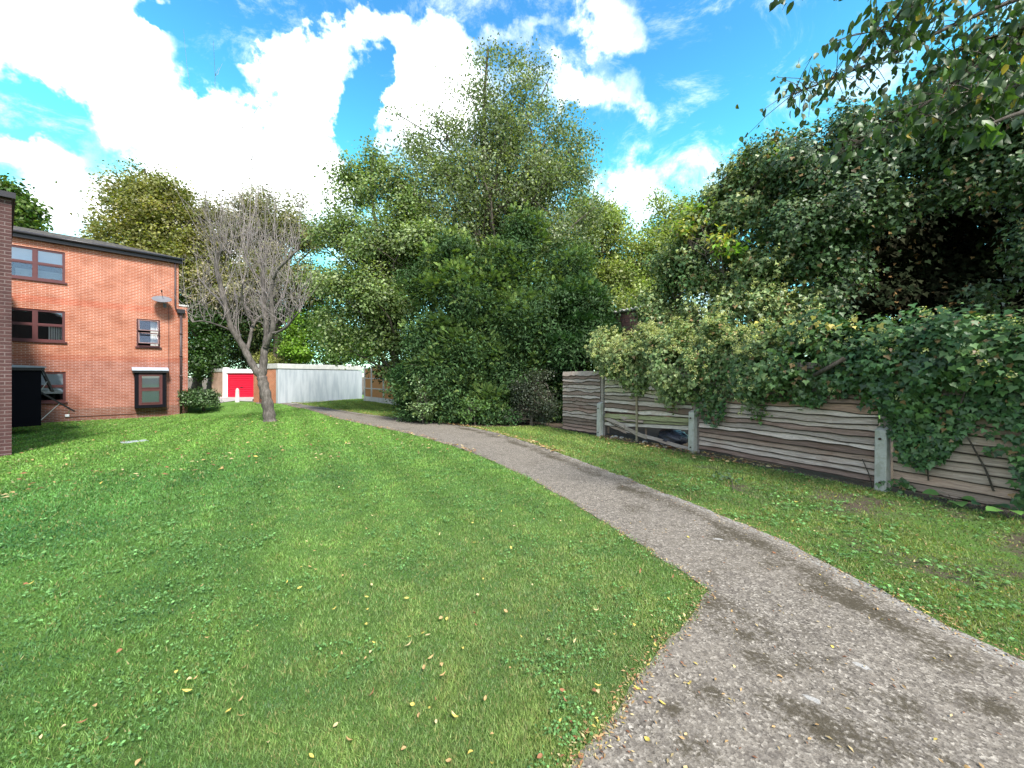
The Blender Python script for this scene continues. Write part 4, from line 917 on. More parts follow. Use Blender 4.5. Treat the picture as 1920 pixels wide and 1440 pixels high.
# ------------------------------------------------------------------ garages
def garages():
    A = G(521, 756.6)[:2]; B = G(679, 747.5)[:2]; d = nrm(B-A); n = np.array([-d[1], d[0]])   # n points left
    zt = 1.6+(706-681.6)/720*A[1]; wd = 2.75; L = np.linalg.norm(B-A)
    t = empty('garage_block', (*A, 0), 'low flat-roofed garage with long grey rendered side wall', 'garage')
    m = MB(); m.prism([tuple(A), tuple(A+d*L), tuple(A+d*L+n*wd), tuple(A+d*.22+n*wd), tuple(A+d*.22+n*.0)], -.2, zt-.32)
    m = MB(); m.box((*A, -.2), (*(d*L), 0), (*(n*.2), 0), UP*(zt-.12)); m.build('flank_wall', M['render'], t)
    m = MB(); m.box((*(A+n*.203), -.2), (*(n*(wd-.203)), 0), (*(d*L), 0), UP*(zt-.12)); m.build('brick_wall', M['brickgar'], t)
    m = MB(); m.box((*(A-n*.04-d*.04), zt-.3), (*(d*(L+.08)), 0), (*(n*(wd+.08)), 0), UP*.3); m.build('parapet', M['coping'], t, bevel=.015)
    m = MB(); m.tube([(*(A+n*1.9-d*.04), 0), (*(A+n*1.9-d*.04), zt-.35)], .035, 8); m.build('drainpipe', M['pipe'], t)
    # second block with the red door
    t = empty('garage_block', (-21.5, 29.5, 0), 'small brick garage with red up-and-over door and white lintel', 'garage')
    Y = 29.3; x0, x1, x2, x3 = [(p-960)/720*Y for p in (417.5, 423.3, 475.5, 492)]; zl = 1.6+(706-692)/720*Y; zd = 1.6+(706-699.5)/720*Y
    m = MB(); m.box((x0, Y, -.1), (x1-x0, 0, 0), (0, .4, 0), (0, 0, zl+.22)); m.build('pier', M['white'], t, bevel=.01)
    m = MB(); m.box((x1+.002, Y+.03, zd), (x3-x1, 0, 0), (0, .3, 0), (0, 0, zl-zd)); m.build('lintel', M['white'], t, bevel=.01)
    m = MB(); m.box((x2, Y+.05, -.1), (x3-x2, 0, 0), (0, .3, 0), (0, 0, zd+.1)); m.build('brick_wall', M['brickgar'], t)
    dd = MB()
    nr = 13; zz = np.linspace(.02, zd-.003, nr+1)
    for i in range(nr):
        a, b_ = zz[i], zz[i+1]; dd.add([(x1+.05, Y+.16, a), (x2-.04, Y+.16, a), (x2-.04, Y+.13, a+(b_-a)*.3), (x1+.05, Y+.13, a+(b_-a)*.3), (x2-.04, Y+.13, b_), (x1+.05, Y+.13, b_)], [(0, 1, 2, 3), (3, 2, 4, 5)])
    dr = dd.build('garage_door', M['red'], t)
    m = MB(); m.box(((x1+x2)/2+.0, Y+.09, .75), (.16, 0, 0), (0, .04, 0), (0, 0, .05)); m.build('handle', M['blackplastic'], dr)
    for xx in (x1, x2-.045): m = MB(); m.box((xx, Y+.12, -.02), (.045, 0, 0), (0, .08, 0), (0, 0, zd)); m.build('door_jamb', M['white'], t)
    # side wing wall running off to the left
    a = np.array([x0-.003, Y+.02]); e = nrm([-.85, .52]); q = np.array([-e[1], e[0]])
    m = MB(); m.box((*a, -.1), (*(e*1.9), 0), (*(-q*.25), 0), UP*(zl-.1)); m.build('side_wall', M['brickpale'], t)
    m = MB(); m.box((*(a+q*.03), zl-.2), (*(e*1.95), 0), (*(-q*.3), 0), UP*.25); m.build('coping', M['coping'], t)
    m = MB(); m.prism([(x1, Y+.34), (x3, Y+.34), (x3, 34.5), (-24, 34.5), tuple(a+e*1.9-q*.25)], 1.9, zl-.02); m.build('roof', M['concrete'], t)
garages()
# bollard
bp = G(445, 754); m = MB(); r = .1
m.tube([bp+UP*z for z in (-.05, .0, .02, .7, .78, .84, .87)], [.13, .13, .11, .1, .09, .06, .02], 14)
tag(m.build('bollard', M['coping'], loc=bp, smooth=True), 'pale concrete bollard in front of the red garage door', 'bollard')
# broom leaning on garage wall
bp = G(482, 752.5); t = empty('broom', bp, 'broom leaning on the brick garage wall beside the tree trunk', 'broom')
m = MB(); m.tube([bp+np.array([.0, -.1, .12]), bp+np.array([.05, .25, 1.5])], .016, 6); m.build('handle', M['barkdark'], t)
m = MB(); m.box(bp+np.array([-.2, -.14, .09]), (.4, 0, 0), (0, .08, 0), (0, 0, .05)); m.box(bp+np.array([-.2, -.14, .0]), (.4, 0, 0), (0, .07, 0), (0, 0, .088)); m.build('head', M['blackplastic'], t)
# cover slab in the lawn
c0, c1 = G(230, 832), G(279, 827); m = MB(); e = nrm(c1-c0); q = np.array([-e[1], e[0], 0])
zz = float(H(*c0[:2])); m.box(np.array([c0[0], c0[1], zz-.03]), np.array([e[0], e[1], 0])*np.linalg.norm(c1-c0), q*.3, UP*.045)
tag(m.build('drain_cover', M['slab'], loc=c0, bevel=.01), 'flat grey drain cover slab let into the lawn', 'drain cover')
# thin concrete edging strip in front of garage flank
a, b_ = G(548, 757.5), G(690, 746.5); e = nrm(b_-a); q = np.array([-e[1], e[0], 0]); m = MB(); m.box(np.array([a[0], a[1], -.03]), e*np.linalg.norm(b_-a), q*.3, UP*.05); o = m.build('edging_strip', M['fore']); o['kind'] = 'structure'

# tan close-boarded fence
def tanfence():
    pts = [P(684, 751, 25.3)[:2], P(697, 751, 24.6)[:2], P(719.5, 755, 23)[:2], P(745, 757, 21.4)[:2], P(775, 757, 19.8)[:2]]
    tops = [2.2, 2.3, 2.55, 2.55, 2.55]
    t = empty('garden_fence', (*pts[1], 0), 'orange close-boarded garden fence with pale concrete posts', 'fence')
    for i, p in enumerate(pts):
        m = MB(); m.box((p[0]-.05, p[1]-.06, -.2), (.11, 0, 0), (0, .11, 0), (0, 0, tops[i]+.2)); m.build('post', M['coping'], t, bevel=.008)
        if i == len(pts)-1: break
        q = pts[i+1]; e = nrm(q-p); L = np.linalg.norm(q-p)-.14; a = p+e*.08; n = np.array([e[1], -e[0]]); 
        if n[1] > 0: n = -n
        m = MB(); m.box((*a, .3), (*(e*L), 0), (*(-n*.03), 0), UP*(tops[i]-.35)); m.build('panel', M['tan'], t)
        for z in (.8, 1.45, tops[i]-.1): m = MB(); m.box((*(a+n*.002), z), (*(e*L), 0), (*(n*.035), 0), UP*.06); m.build('rail', M['coping'], t)
        m = MB(); m.box((*(a+n*.001), -.1), (*(e*L), 0), (*(-n*.04), 0), UP*.395); m.build('gravel_board', M['coping'], t)
tanfence()
# brick shed behind the fence
def shed():
    Y = 13.6; a = P(1120, 706, 14.6)[:2]; b_ = P(1222, 706, 12.4)[:2]; e = nrm(b_-a); n = np.array([-e[1], e[0]])
    if n[1] < 0: n = -n
    L = np.linalg.norm(b_-a); t = empty('brick_shed', (*b_, 0), 'old brown brick shed with corrugated roof behind the ivy', 'shed')
    za, zb = P(0, 592, 14.6)[2], P(0, 575, 12.4)[2]
    m = MB(); m.prism([tuple(a), tuple(b_), tuple(b_+n*2.5), tuple(a+n*2.5)], 0, za-.1); m.build('wall', mat('shed brick', brick_fn, c1=(.2, .1, .085), c2=(.27, .13, .11), mortar=(.13, .1, .09), course=.15, mort=.018), t)
    V = []; Fa = []; k = 60
    for i in range(k+1):
        s = i/k; p = a-e*.15+e*(L+.3)*s; w = .025*math.sin(i*math.pi/2.0*1.0)+.02*(i % 2)
        for q in (-.15, 2.7): V.append((p[0]+n[0]*q, p[1]+n[1]*q, za-.02+w+.12*max(q, 0)*0+.0)); V.append((p[0]+n[0]*q, p[1]+n[1]*q, za-.06+w))
    for i in range(k):
        b0 = 4*i; Fa += [[b0, b0+4, b0+6, b0+2], [b0+1, b0+3, b0+7, b0+5], [b0, b0+1, b0+5, b0+4]]
    mk('corrugated_roof', V, Fa, M['concrete'], t)
shed()

# ------------------------------------------------------------------ old boundary fence
old = empty('boundary_fence', FP[2], 'weathered wavy-board boundary fence with concrete post spurs, partly broken', 'fence')
def fnorm(d): 
    n = np.array([d[1], -d[0], 0]); return n if np.dot(n, -FP[2]) > 0 else -n
def board(m, a, b_, zb, h, n, seed, thick=.012, lean=.02, wav=.016, sag=0, ns=26, colr=None, dip=None):
    V = []; Fa = []; K = []
    for i in range(ns+1):
        s = i/ns; p = a+(b_-a)*s; w = wav*(mnoise.noise(Vector((s*3.5, seed*7.3, 0)))*1.4+.6*mnoise.noise(Vector((s*11, seed*3.1, 2)))); w2 = wav*.5*mnoise.noise(Vector((s*3, seed*5.7, 9)))
        sg = -sag*4*s*(1-s)
        bow = .012*mnoise.noise(Vector((s*2, seed*1.3, 5)))
        z0 = zb[0]*(1-s)+zb[1]*s+w+sg; z1 = z0-w+h+w2
        fo = n*(lean+bow)
        e = .004+.008*(1+mnoise.noise(Vector((s*9, seed*2.2, 4)))); q = (e+.006)/max(h, .02)
        V += [p+fo+UP*z0, p+fo*(1-q)+n*.0015+UP*(z0+e), p+fo*(1-q)+UP*(z0+e+.006), p+n*bow*.5+UP*z1, p+n*(bow*.5-thick)+UP*z1, p+fo-n*thick+UP*z0]; K += [(.035, .025, .02), (.05, .035, .027), colr, colr, colr, (.03, .022, .018)]  # dark lower lip: bark edge plus the gap shadow put into the colour
    for i in range(ns):
        c = 6*i
        for k in range(6): Fa.append((c+k, c+(k+1) % 6, c+6+(k+1) % 6, c+6+k))
    Fa += [(5, 4, 3, 2, 1, 0), tuple(6*ns+k for k in range(6))]
    m.add(V, Fa); m.c[-len(V):] = K; return
    m.cc = colr; m.add(V, Fa)
WC = [(.3, .22, .17), (.36, .28, .22), (.24, .15, .11), (.42, .35, .28), (.3, .18, .12)]
def panel(i0, z0, z1, seed, n_b=15, cols=WC, skip=(), zb_extra=None, gapend=0.0):
    a, b_ = FP[i0], FP[i0+1]; d = nrm(b_-a); n = fnorm(d); a = a+d*.09; b_ = b_-d*.07; rs = random.Random(seed)
    m = MB(); h = (z1-z0)/n_b
    for k in range(n_b):
        if k in skip: continue
        c = np.minimum(.75, (np.array(cols[rs.randrange(len(cols))])*.75+np.array([.38, .33, .28])*.3)*rs.uniform(.9, 1.45))
        zz = z0+h*k; e = (zz, zz)
        if zb_extra: e = zb_extra(k, zz)
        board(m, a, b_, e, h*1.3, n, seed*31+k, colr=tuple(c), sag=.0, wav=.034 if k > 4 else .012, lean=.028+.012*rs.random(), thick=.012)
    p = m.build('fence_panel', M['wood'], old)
    bt = MB(); bt.cc = (.2, .14, .1)
    for s in (.02, .5, .96):
        q = a+(b_-a)*s; bt.box(q-n*.05+UP*max(z0, .02), d*.045, n*.02, UP*(z1-z0+.02))
    bt.build('batten', M['wood'], p)
    return a, b_, d, n
GREY = [(.44, .4, .34), (.32, .27, .2), (.24, .27, .1), (.56, .52, .45), (.2, .13, .09), (.4, .38, .22)]
panel(0, .05, 1.72, 11, 18, [(.36, .31, .27), (.15, .095, .07), (.5, .45, .4), (.22, .13, .1)])
a, b_, d, n = panel(1, .1, 1.78, 12, 17, GREY, skip=(0, 1, 2), zb_extra=lambda k, z: (z-.1*(k < 6), z+.05*(k < 5)))
m = MB(); m.cc = (.42, .36, .3)
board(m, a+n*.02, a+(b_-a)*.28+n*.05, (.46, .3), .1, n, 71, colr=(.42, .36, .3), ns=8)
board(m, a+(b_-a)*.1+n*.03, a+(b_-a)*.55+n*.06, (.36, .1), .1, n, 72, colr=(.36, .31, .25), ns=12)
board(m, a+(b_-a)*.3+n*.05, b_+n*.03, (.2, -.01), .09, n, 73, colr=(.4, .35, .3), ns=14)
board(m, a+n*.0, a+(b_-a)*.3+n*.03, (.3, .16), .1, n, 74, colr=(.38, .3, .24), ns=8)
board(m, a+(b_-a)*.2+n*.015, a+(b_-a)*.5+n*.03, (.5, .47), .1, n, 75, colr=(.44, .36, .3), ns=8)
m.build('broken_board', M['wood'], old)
m = MB(); m.cc = (.34, .3, .2); q = a+(b_-a)*.42+n*.04; m.box(q-n*.0+UP*.02, d*.045, n*.03, UP*1.68); m.build('batten', M['wood'], old)
panel(2, .08, 1.8, 13, 19, [(.28, .19, .14), (.42, .35, .3), (.18, .1, .075), (.3, .17, .11), (.5, .43, .38)])
panel(3, .06, 1.8, 14, 15, [(.2, .14, .1), (.4, .32, .25), (.3, .2, .14)])
panel(4, .06, 1.8, 15, 12)
for i in (1, 2, 3, 4):
    d = nrm(FP[min(i+1, 5)]-FP[i]); n = fnorm(d); q = FP[i]
    m = MB(); m.cc = (.34, .3, .26); m.box(q-d*.05-n*.06+UP*(-.1), d*.09, n*.08, UP*1.95); m.build('timber_post', M['wood'], old)
    if i == 4: continue
    h = (.93, .9, .9)[i-1]; w = .13; o_ = q-d*.065+n*.045
    m = MB(); m.add([o_-UP*.1, o_+d*w-UP*.1, o_+d*w+n*w-UP*.1, o_+n*w-UP*.1, o_+UP*h, o_+d*w+UP*h, o_+d*w+n*w*.85+UP*(h-.05), o_+n*w*.85+UP*(h-.05), ], [(0, 3, 2, 1), (4, 5, 6, 7), (0, 1, 5, 4), (1, 2, 6, 5), (2, 3, 7, 6), (3, 0, 4, 7)])
    if np.dot(np.cross(d, n), UP) < 0: m.f = [f[::-1] for f in m.f]
    s_ = m.build('concrete_spur', M['spur'], old, bevel=.012)
    for zb in (h-.17, .12):
        bo = MB(); c = o_+d*w*.5+n*(w-.003)+UP*zb; bo.tube([c, c+n*.012], .017, 8); bo.build('bolt', M['steel'], s_)
# rubble and a bin bag in the gap below the broken panel
for i in range(14):
    s = rng.random(); q = FP[1]+(FP[2]-FP[1])*(.04+.9*s)+fnorm(nrm(FP[2]-FP[1]))*rng.uniform(-.22, .1); r = rng.uniform(.03, .07)
    u = randu(26); hull = [q+v*np.array([r*1.3, r, r*.7])*rng.uniform(.8, 1.1) for v in u]
    import bmesh
    bm = bmesh.new(); [bm.verts.new(tuple(h-q)) for h in hull]; bmesh.ops.convex_hull(bm, input=bm.verts); me = bpy.data.meshes.new('rubble_stone'); bm.to_mesh(me); bm.free(); me.materials.append(M['stone'])
    o = bpy.data.objects.new('rubble_stone', me); C.objects.link(o); o.location = (q[0], q[1], r*.45); tag(o, 'pale lump of rubble lying under the broken fence panel', 'stone', 'rubble under the broken fence panel')
def bagm():
    q = FP[1]+(FP[2]-FP[1])*.72-fnorm(nrm(FP[2]-FP[1]))*.3; V = []; Fa = []; nu, nv = 28, 16
    for j in range(nv+1):
        th = math.pi*j/nv
        for i in range(nu):
            ph = 2*math.pi*i/nu; dv = np.array([math.sin(th)*math.cos(ph), math.sin(th)*math.sin(ph), math.cos(th)])
            k = 1+.22*mnoise.noise(Vector(dv*2.4))+.12*abs(mnoise.noise(Vector(dv*7)))
            V.append(q+dv*np.array([.3, .42, .2])*k+UP*.19)
    for j in range(nv):
        for i in range(nu): Fa.append([j*nu+i, (j+1)*nu+i, (j+1)*nu+(i+1) % nu, j*nu+(i+1) % nu])
    tag(mk('rubbish_bag', V, Fa, M['bag'], loc=q), 'crumpled black plastic bag in the gap under the broken panel', 'rubbish bag')
bagm()

# ------------------------------------------------------------------ ivy
IV = [(.03, .08, .025), (.055, .125, .035), (.02, .05, .022), (.09, .17, .05)]
IL = [(.22, .27, .1), (.3, .34, .14), (.14, .19, .07), (.06, .12, .04)]
def ivy_leaves(p, outw, sz, cols, droop=.9):
    """lobed five-cornered leaves, tips hanging, faces outward"""
    n = len(p); nn = nrm(outw*.9+np.array([0, 0, .45])+randu(n)*.6); d = nrm(randu(n)*.7-np.array([0, 0, droop])+outw*.25); d = nrm(d-nn*np.sum(d*nn, 1, keepdims=True)*.85); s = nrm(np.cross(d, nn)); up = np.cross(s, d)
    S_ = sz[:, None]; br = rng.random(n) < .03; cols = np.array(cols)*np.ones((n, 1)); cols[br] = np.array([.2, .13, .06])
    c_ = .12*rng.random((n, 1))
    V = np.stack([p, p+s*S_*.26-d*S_*.16, p+s*S_*.52+d*S_*.2+up*S_*(.04+c_), p+s*S_*.22+d*S_*.42, p+d*S_*.95-up*S_*c_, p-s*S_*.22+d*S_*.42, p-s*S_*.52+d*S_*.2+up*S_*(.04+c_), p-s*S_*.26-d*S_*.16], 1).reshape(-1, 3); b0 = np.arange(n)*8
    f = np.concatenate([b0[:, None]+np.array([q]) for q in ((0, 1, 2, 3), (0, 3, 4, 5), (0, 5, 6, 7))])
    return V, f, np.repeat(cols, 8, 0)
def colmix(n, cols, var=.3):
    c = np.array(cols); w = rng.random((n, len(c)))**3; w /= w.sum(1, keepdims=True); return w@c*(1+var*(rng.random((n, 1))*2-1))
def umbels(cc, uu, r=.042, cols=[(.42, .46, .2), (.52, .54, .28), (.3, .32, .15)]):
    """ivy flower heads: balls of small buds"""
    k = 16; n = len(cc); u = randu(n*k); p = np.repeat(cc, k, 0)+u*r*(.7+.6*rng.random((n*k, 1))); s = np.full(n*k, r*.42)
    V, f = leafquads(p-u*s[:, None]*.5, nrm(np.cross(u, randu(n*k))), u, s*1.3, s*1.3, .3, .5)
    return V, f, np.repeat(np.repeat(colmix(n, cols, .2), k, 0)*(.8+.4*rng.random((n*k, 1))), 4, 0)
def ivy_mass(name, label, bl, ncl, per, spread, sz, cols, fl=0, trunk=None, flcols=None, shell=.7, parent=None, flsel=None, cat='ivy', matn='ivy'):
    b = np.array(bl); g0 = np.array(trunk if trunk is not None else (*b[0, :2], 0.0), float)
    t = empty(name, g0, label, cat)
    cc, uu, ii = centres(bl, ncl, shell=shell, lump=.2)
    N = len(cc)*per; p = np.repeat(cc, per, 0)+rng.normal(size=(N, 3))*spread; u = np.repeat(uu, per, 0); m = p[:, 2] > .1; p, u = p[m], u[m]
    cl = np.repeat(colmix(len(cc), cols), per, 0)[m]*(.75+.5*rng.random((len(p), 1)))
    V, f, c = ivy_leaves(p, u, sz*(.6+.7*rng.random(len(p))), cl); mk('foliage', V, f, M[matn], t, col=c)
    sel = rng.choice(len(cc), min(len(cc), 130)); s = limb_strands(b[ii[sel], :3], cc[sel], np.full(len(sel), .022), np.full(len(sel), .005)); V, f = tubes_mesh(s, 4); mk('stems', V, f, M['barkdark'], t)
    if fl:
        q = uu[:, 2] > -.15
        if flsel is not None: q &= flsel(cc)
        cf, uf = cc[q], uu[q]; i = rng.choice(len(cf), fl); V, f, c = umbels(cf[i]+uf[i]*.06+rng.normal(size=(fl, 3))*.12, uf[i], cols=flcols or [(.42, .46, .2), (.52, .54, .28), (.3, .32, .15)]); mk('flower_heads', V, f, M['leaf'], t, col=c)
    return t
ivy_mass('ivy_tree', 'huge dark ivy-clad tree arching over the fence at the right', blobs_px(
    [(1470, 300, 8.6, .8), (1530, 360, 8.2, .9), (1540, 450, 7.8, .8), (1620, 250, 7.8, .7), (1840, 200, 6.6, .8), (1950, 180, 6.2, .9), (1720, 200, 7.2, .6), (1480, 345, 8.6, 1.0), (1560, 300, 8.1, .95), (1500, 450, 8.2, .95), (1590, 390, 7.7, .85), (1660, 300, 7.4, .85), (1700, 250, 7.4, .75), (1670, 390, 7.1, .42), (1780, 260, 6.9, .8), (1880, 240, 6.5, .85), (1960, 300, 6.2, .9), (1850, 340, 6.4, .5), (1780, 365, 6.8, .35),
     (1560, 540, 7.7, .55), (1850, 560, 6.6, .28), (1930, 470, 6.2, .4), (1600, 480, 7.6, .4), (2050, 450, 5.6, .9), (2050, 250, 5.6, 1.0)]), 5400, 15, .11, .075, [(.03, .07, .024), (.06, .12, .035), (.02, .045, .02), (.11, .16, .07)], fl=1100, trunk=(9.0, 7.4, 0), flcols=[(.16, .17, .09), (.2, .22, .1)])
ivy_mass('ivy_bush', 'ivy coloured dark for the shaded hollow under the arching ivy tree', blobs_px(
    [(1700, 500, 10.5, 1.6), (1850, 480, 9.6, 1.8), (1980, 520, 8.5, 1.6), (1760, 380, 9.6, 1.5), (1620, 560, 9.6, 1.0), (1800, 600, 9.3, 1.2), (1900, 350, 8.4, 1.2), (1640, 420, 9.4, 1.2), (1900, 620, 8.4, .9), (1540, 610, 10.4, 1.1), (1620, 500, 10.6, 1.2), (1700, 620, 9.8, 1.2), (1800, 640, 9.4, 1.2), (1960, 640, 8, 1.0), (1470, 600, 10.6, .9), (1560, 500, 10.4, 1.0)]), 5200, 15, .14, .12, [(.012, .02, .01), (.018, .024, .012), (.02, .018, .012)], shell=.4, trunk=(11, 9.6, 0), cat='ivy', matn='matt')  # near-black leaf colours stand in for the shade inside the hollow
ivy_mass('ivy_bush', 'pale flowering ivy sloping up behind the broken fence panel', blobs_px(
    [(1225, 610, 10.3, .62), (1265, 560, 10.2, .85), (1320, 500, 9.8, 1.0), (1330, 600, 9.4, .85), (1390, 430, 9.5, .95), (1400, 540, 9.0, 1.0), (1430, 370, 9.2, .7), (1470, 560, 8.6, .8), (1350, 430, 9.8, .6), (1250, 500, 10.3, .5), (1220, 570, 10.4, .45), (1500, 600, 8.0, .6), (1300, 640, 9.2, .7), (1380, 620, 8.6, .8), (1440, 600, 8.1, .8), (1240, 650, 9.9, .6), (1450, 480, 8.8, .9), (1400, 380, 9.2, .8), (1450, 320, 9.0, .7), (1350, 375, 9.6, .6), (1310, 430, 9.8, .7), (1395, 330, 9.3, .6)]), 4200, 14, .11, .08, IL[1:]+IV[:2], fl=3600, trunk=(4.8, 9.6, 0), flsel=lambda c: (c[:, 0] < 6.2))
tree('sumac_shoot', 'bright green sprays of young leaves poking from the ivy top', 'shrub', blobs_px([(1310, 405, 9.6, .4), (1290, 425, 9.6, .4), (1430, 290, 8.8, .35), (1460, 280, 8.6, .3), (1370, 480, 8.7, .3), (1350, 460, 8.7, .25)]), (5.0, 9.7), .03, 90, 13, .12, .13, .07, [(.12, .26, .04), (.2, .32, .06), (.4, .34, .08)], nl=14, shell=.2)

# ivy draped along the top of the fence
def fence_pt(s):
    """point on the fence line, s metres along from the first spur"""
    pts = FP[1:]; i = 0
    for i in range(len(pts)-1):
        L = np.linalg.norm(pts[i+1]-pts[i])
        if s <= L or i == len(pts)-2: return pts[i]+nrm(pts[i+1]-pts[i])*s, fnorm(nrm(pts[i+1]-pts[i]))
        s -= L
def fence_s(px):
    best = min(np.arange(0, 9, .02), key=lambda s: abs((lambda q: CX+F*q[0]/q[1])(fence_pt(s)[0])-px)); return best
def fence_ivy():
    g = fence_pt(2.5)[0]; t = empty('fence_ivy', g, 'thick glossy ivy hanging over the top of the old fence', 'ivy')
    # centre line of the drape: (px, y of middle, half height px)
    prof = [(1142, 668, 24), (1170, 670, 42), (1210, 672, 52), (1260, 685, 60), (1320, 690, 66), (1380, 680, 66), (1440, 685, 68), (1520, 680, 74), (1600, 672, 66), (1680, 690, 92), (1760, 690, 80), (1830, 668, 62), (1900, 668, 70), (1960, 690, 90), (2300, 720, 180), (2900, 740, 300)]
    pxs = np.array([p[0] for p in prof])
    P_, U_, F_ = [], [], []
    Lt = 7.6; N = 2300
    ss = rng.random(N)*Lt
    for s in ss:
        q, n = fence_pt(s); px = CX+F*q[0]/max(q[1], .3)
        ym = np.interp(px, pxs, [p[1] for p in prof]); hh = np.interp(px, pxs, [p[2] for p in prof])
        zc = EYE+(HY-ym)/F*q[1]; hz = hh/F*q[1]
        zc += .1*math.sin(s*4.1+1)+.07*math.sin(s*9.3); hz *= 1+.22*math.sin(s*6.7)+.12*math.sin(s*15)
        th = rng.random()*2*math.pi; rr = rng.random()**.35; dn = math.cos(th)*rr; dzv = math.sin(th)*rr
        thick = .36+.2*math.sin(s*3.3)+.12*math.sin(s*8.1)*dzv
        p = q+n*(thick*dn*1.05-.02)+UP*(zc+hz*dzv)
        P_.append(p); U_.append(nrm(n*dn+UP*dzv*.8+n*.2))
    P_ = np.array(P_); U_ = np.array(U_)
    gq = np.floor(P_/.3); hs = np.sin(gq@np.array([12.9, 78.2, 37.7]))*43758.5; hs = hs-np.floor(hs); kp = hs > .16; P_ = P_[kp]; U_ = U_[kp]; P_ = P_+U_*((hs[kp]-.5)*.22)[:, None]
    per = 25; M_ = len(P_)*per; p = np.repeat(P_, per, 0)+rng.normal(size=(M_, 3))*.075; u = np.repeat(U_, per, 0)
    left = S((5.2-p[:, 0])/2.6)[:, None]
    c1 = np.repeat(colmix(len(P_), IL), per, 0); c2 = np.repeat(colmix(len(P_), IV), per, 0); cl = (c1*left*.75+c2*(1-left*.75))*(.75+.5*rng.random((M_, 1)))
    dist = np.hypot(p[:, 0], p[:, 1]); V, f, c = ivy_leaves(p, u, (.07*(.55+.8*rng.random(M_))), cl); mk('foliage', V, f, M['ivy'], t, col=c)
    q = (U_[:, 2] > .1) | (rng.random(len(U_)) < .25); cf, uf = P_[q], U_[q]; wt = np.where(cf[:, 0] < 4.6, 1.0, .12); i = rng.choice(len(cf), 2600, p=wt/wt.sum())
    V, f, c = umbels(cf[i]+uf[i]*.08+rng.normal(size=(len(i), 3))*.08, uf[i]); mk('flower_heads', V, f, M['leaf'], t, col=c)
    # yellow leaves and bright young leaves
    for nm, (xa, xb, ya, yb), k, cc_, sz in (('yellow_leaves', (1440, 1680, 590, 620), 24, (.5, .42, .1), .075), ('young_leaves', (1450, 1560, 640, 680), 26, (.16, .27, .08), .1)):
        pts = []
        for _ in range(k):
            px, py = rng.uniform(xa, xb), rng.uniform(ya, yb); q, n = fence_pt(fence_s(px)); pts.append(q*np.array([1, 1, 0])+n*rng.uniform(.25, .45)+UP*(EYE+(HY-py)/F*q[1]*.96))
        pts = np.array(pts); V, f, c = ivy_leaves(pts, np.repeat(n[None], k, 0), sz*(.7+.6*rng.random(k)), np.array(cc_)*(.7+.6*rng.random((k, 1)))); mk(nm, V, f, M['ivy'], t, col=c)
    # strands trailing down the boards
    def hang(poly, k, sz):
        xs_, ys_ = [q[0] for q in poly], [q[1] for q in poly]; pa = np.array(poly, float); out = []
        while len(out) < k:
            px, py = rng.uniform(min(xs_), max(xs_)), rng.uniform(min(ys_), max(ys_))
            if inside(pa, np.array([px]), np.array([py]))[0]: out.append((px, py))
        table = [(CX+F*fence_pt(s)[0][0]/fence_pt(s)[0][1], s) for s in np.arange(0, 7, .05)]; tx = np.array([a for a, _ in table]); ts = np.array([b for _, b in table])
        pts, nn = [], []
        for px, py in out: q, n = fence_pt(np.interp(px, tx, ts)); pts.append(q*np.array([1, 1, 0])+n*rng.uniform(.04, .2)+UP*max(.05, EYE+(HY-py)/F*q[1])); nn.append(n)
        return np.array(pts), np.array(nn)
    polys = [([(1310, 740), (1375, 740), (1365, 785), (1345, 800), (1315, 780)], 240), ([(1640, 740), (1920, 740), (1940, 800), (1850, 780), (1800, 830), (1770, 870), (1700, 860), (1680, 800)], 1000), ([(1675, 795), (1760, 800), (1790, 850), (1740, 880), (1690, 865)], 330), ([(1900, 780), (1960, 780), (1960, 960), (1905, 950)], 260), ([(1650, 900), (1700, 890), (1730, 915), (1690, 925)], 30), ([(1440, 745), (1560, 742), (1540, 765), (1500, 752)], 90), ([(1790, 700), (1920, 700), (1920, 860), (1850, 850)], 150), ([(1375, 700), (1600, 700), (1620, 745), (1400, 750)], 300)]
    PP, NN_ = [], []
    for pl, k in polys: a_, n_ = hang(pl, k, 0); PP.append(a_); NN_.append(n_)
    PP = np.vstack(PP); NN_ = np.vstack(NN_); V, f, c = ivy_leaves(PP, NN_, .07*(.6+.6*rng.random(len(PP))), colmix(len(PP), IV)*(.8+.5*rng.random((len(PP), 1)))); mk('trailing_leaves', V, f, M['ivy'], t, col=c)
    # woody stems
    def fpx(px, py, o=.1): q, n = fence_pt(fence_s(px)); return q*np.array([1, 1, 0])+n*o+UP*(EYE+(HY-py)/F*q[1])
    m = MB(); m.tube([fpx(1602, 672, .28), fpx(1575, 688, .32), fpx(1545, 704, .3)], [.03, .035, .03], 8)
    m.tube([fpx(1745, 900, .05), fpx(1738, 850, .06), fpx(1760, 800, .08), fpx(1775, 760, .1), fpx(1772, 650, .2)], .009, 5); m.tube([fpx(1865, 920, .05), fpx(1850, 880, .05), fpx(1800, 780, .12), fpx(1830, 700, .2)], .01, 5)
    m.tube([fpx(1620, 860, .05), fpx(1632, 890, .05), fpx(1640, 915, .06)], .006, 5); m.build('stems', M['barkdark'], t, smooth=True)
fence_ivy()

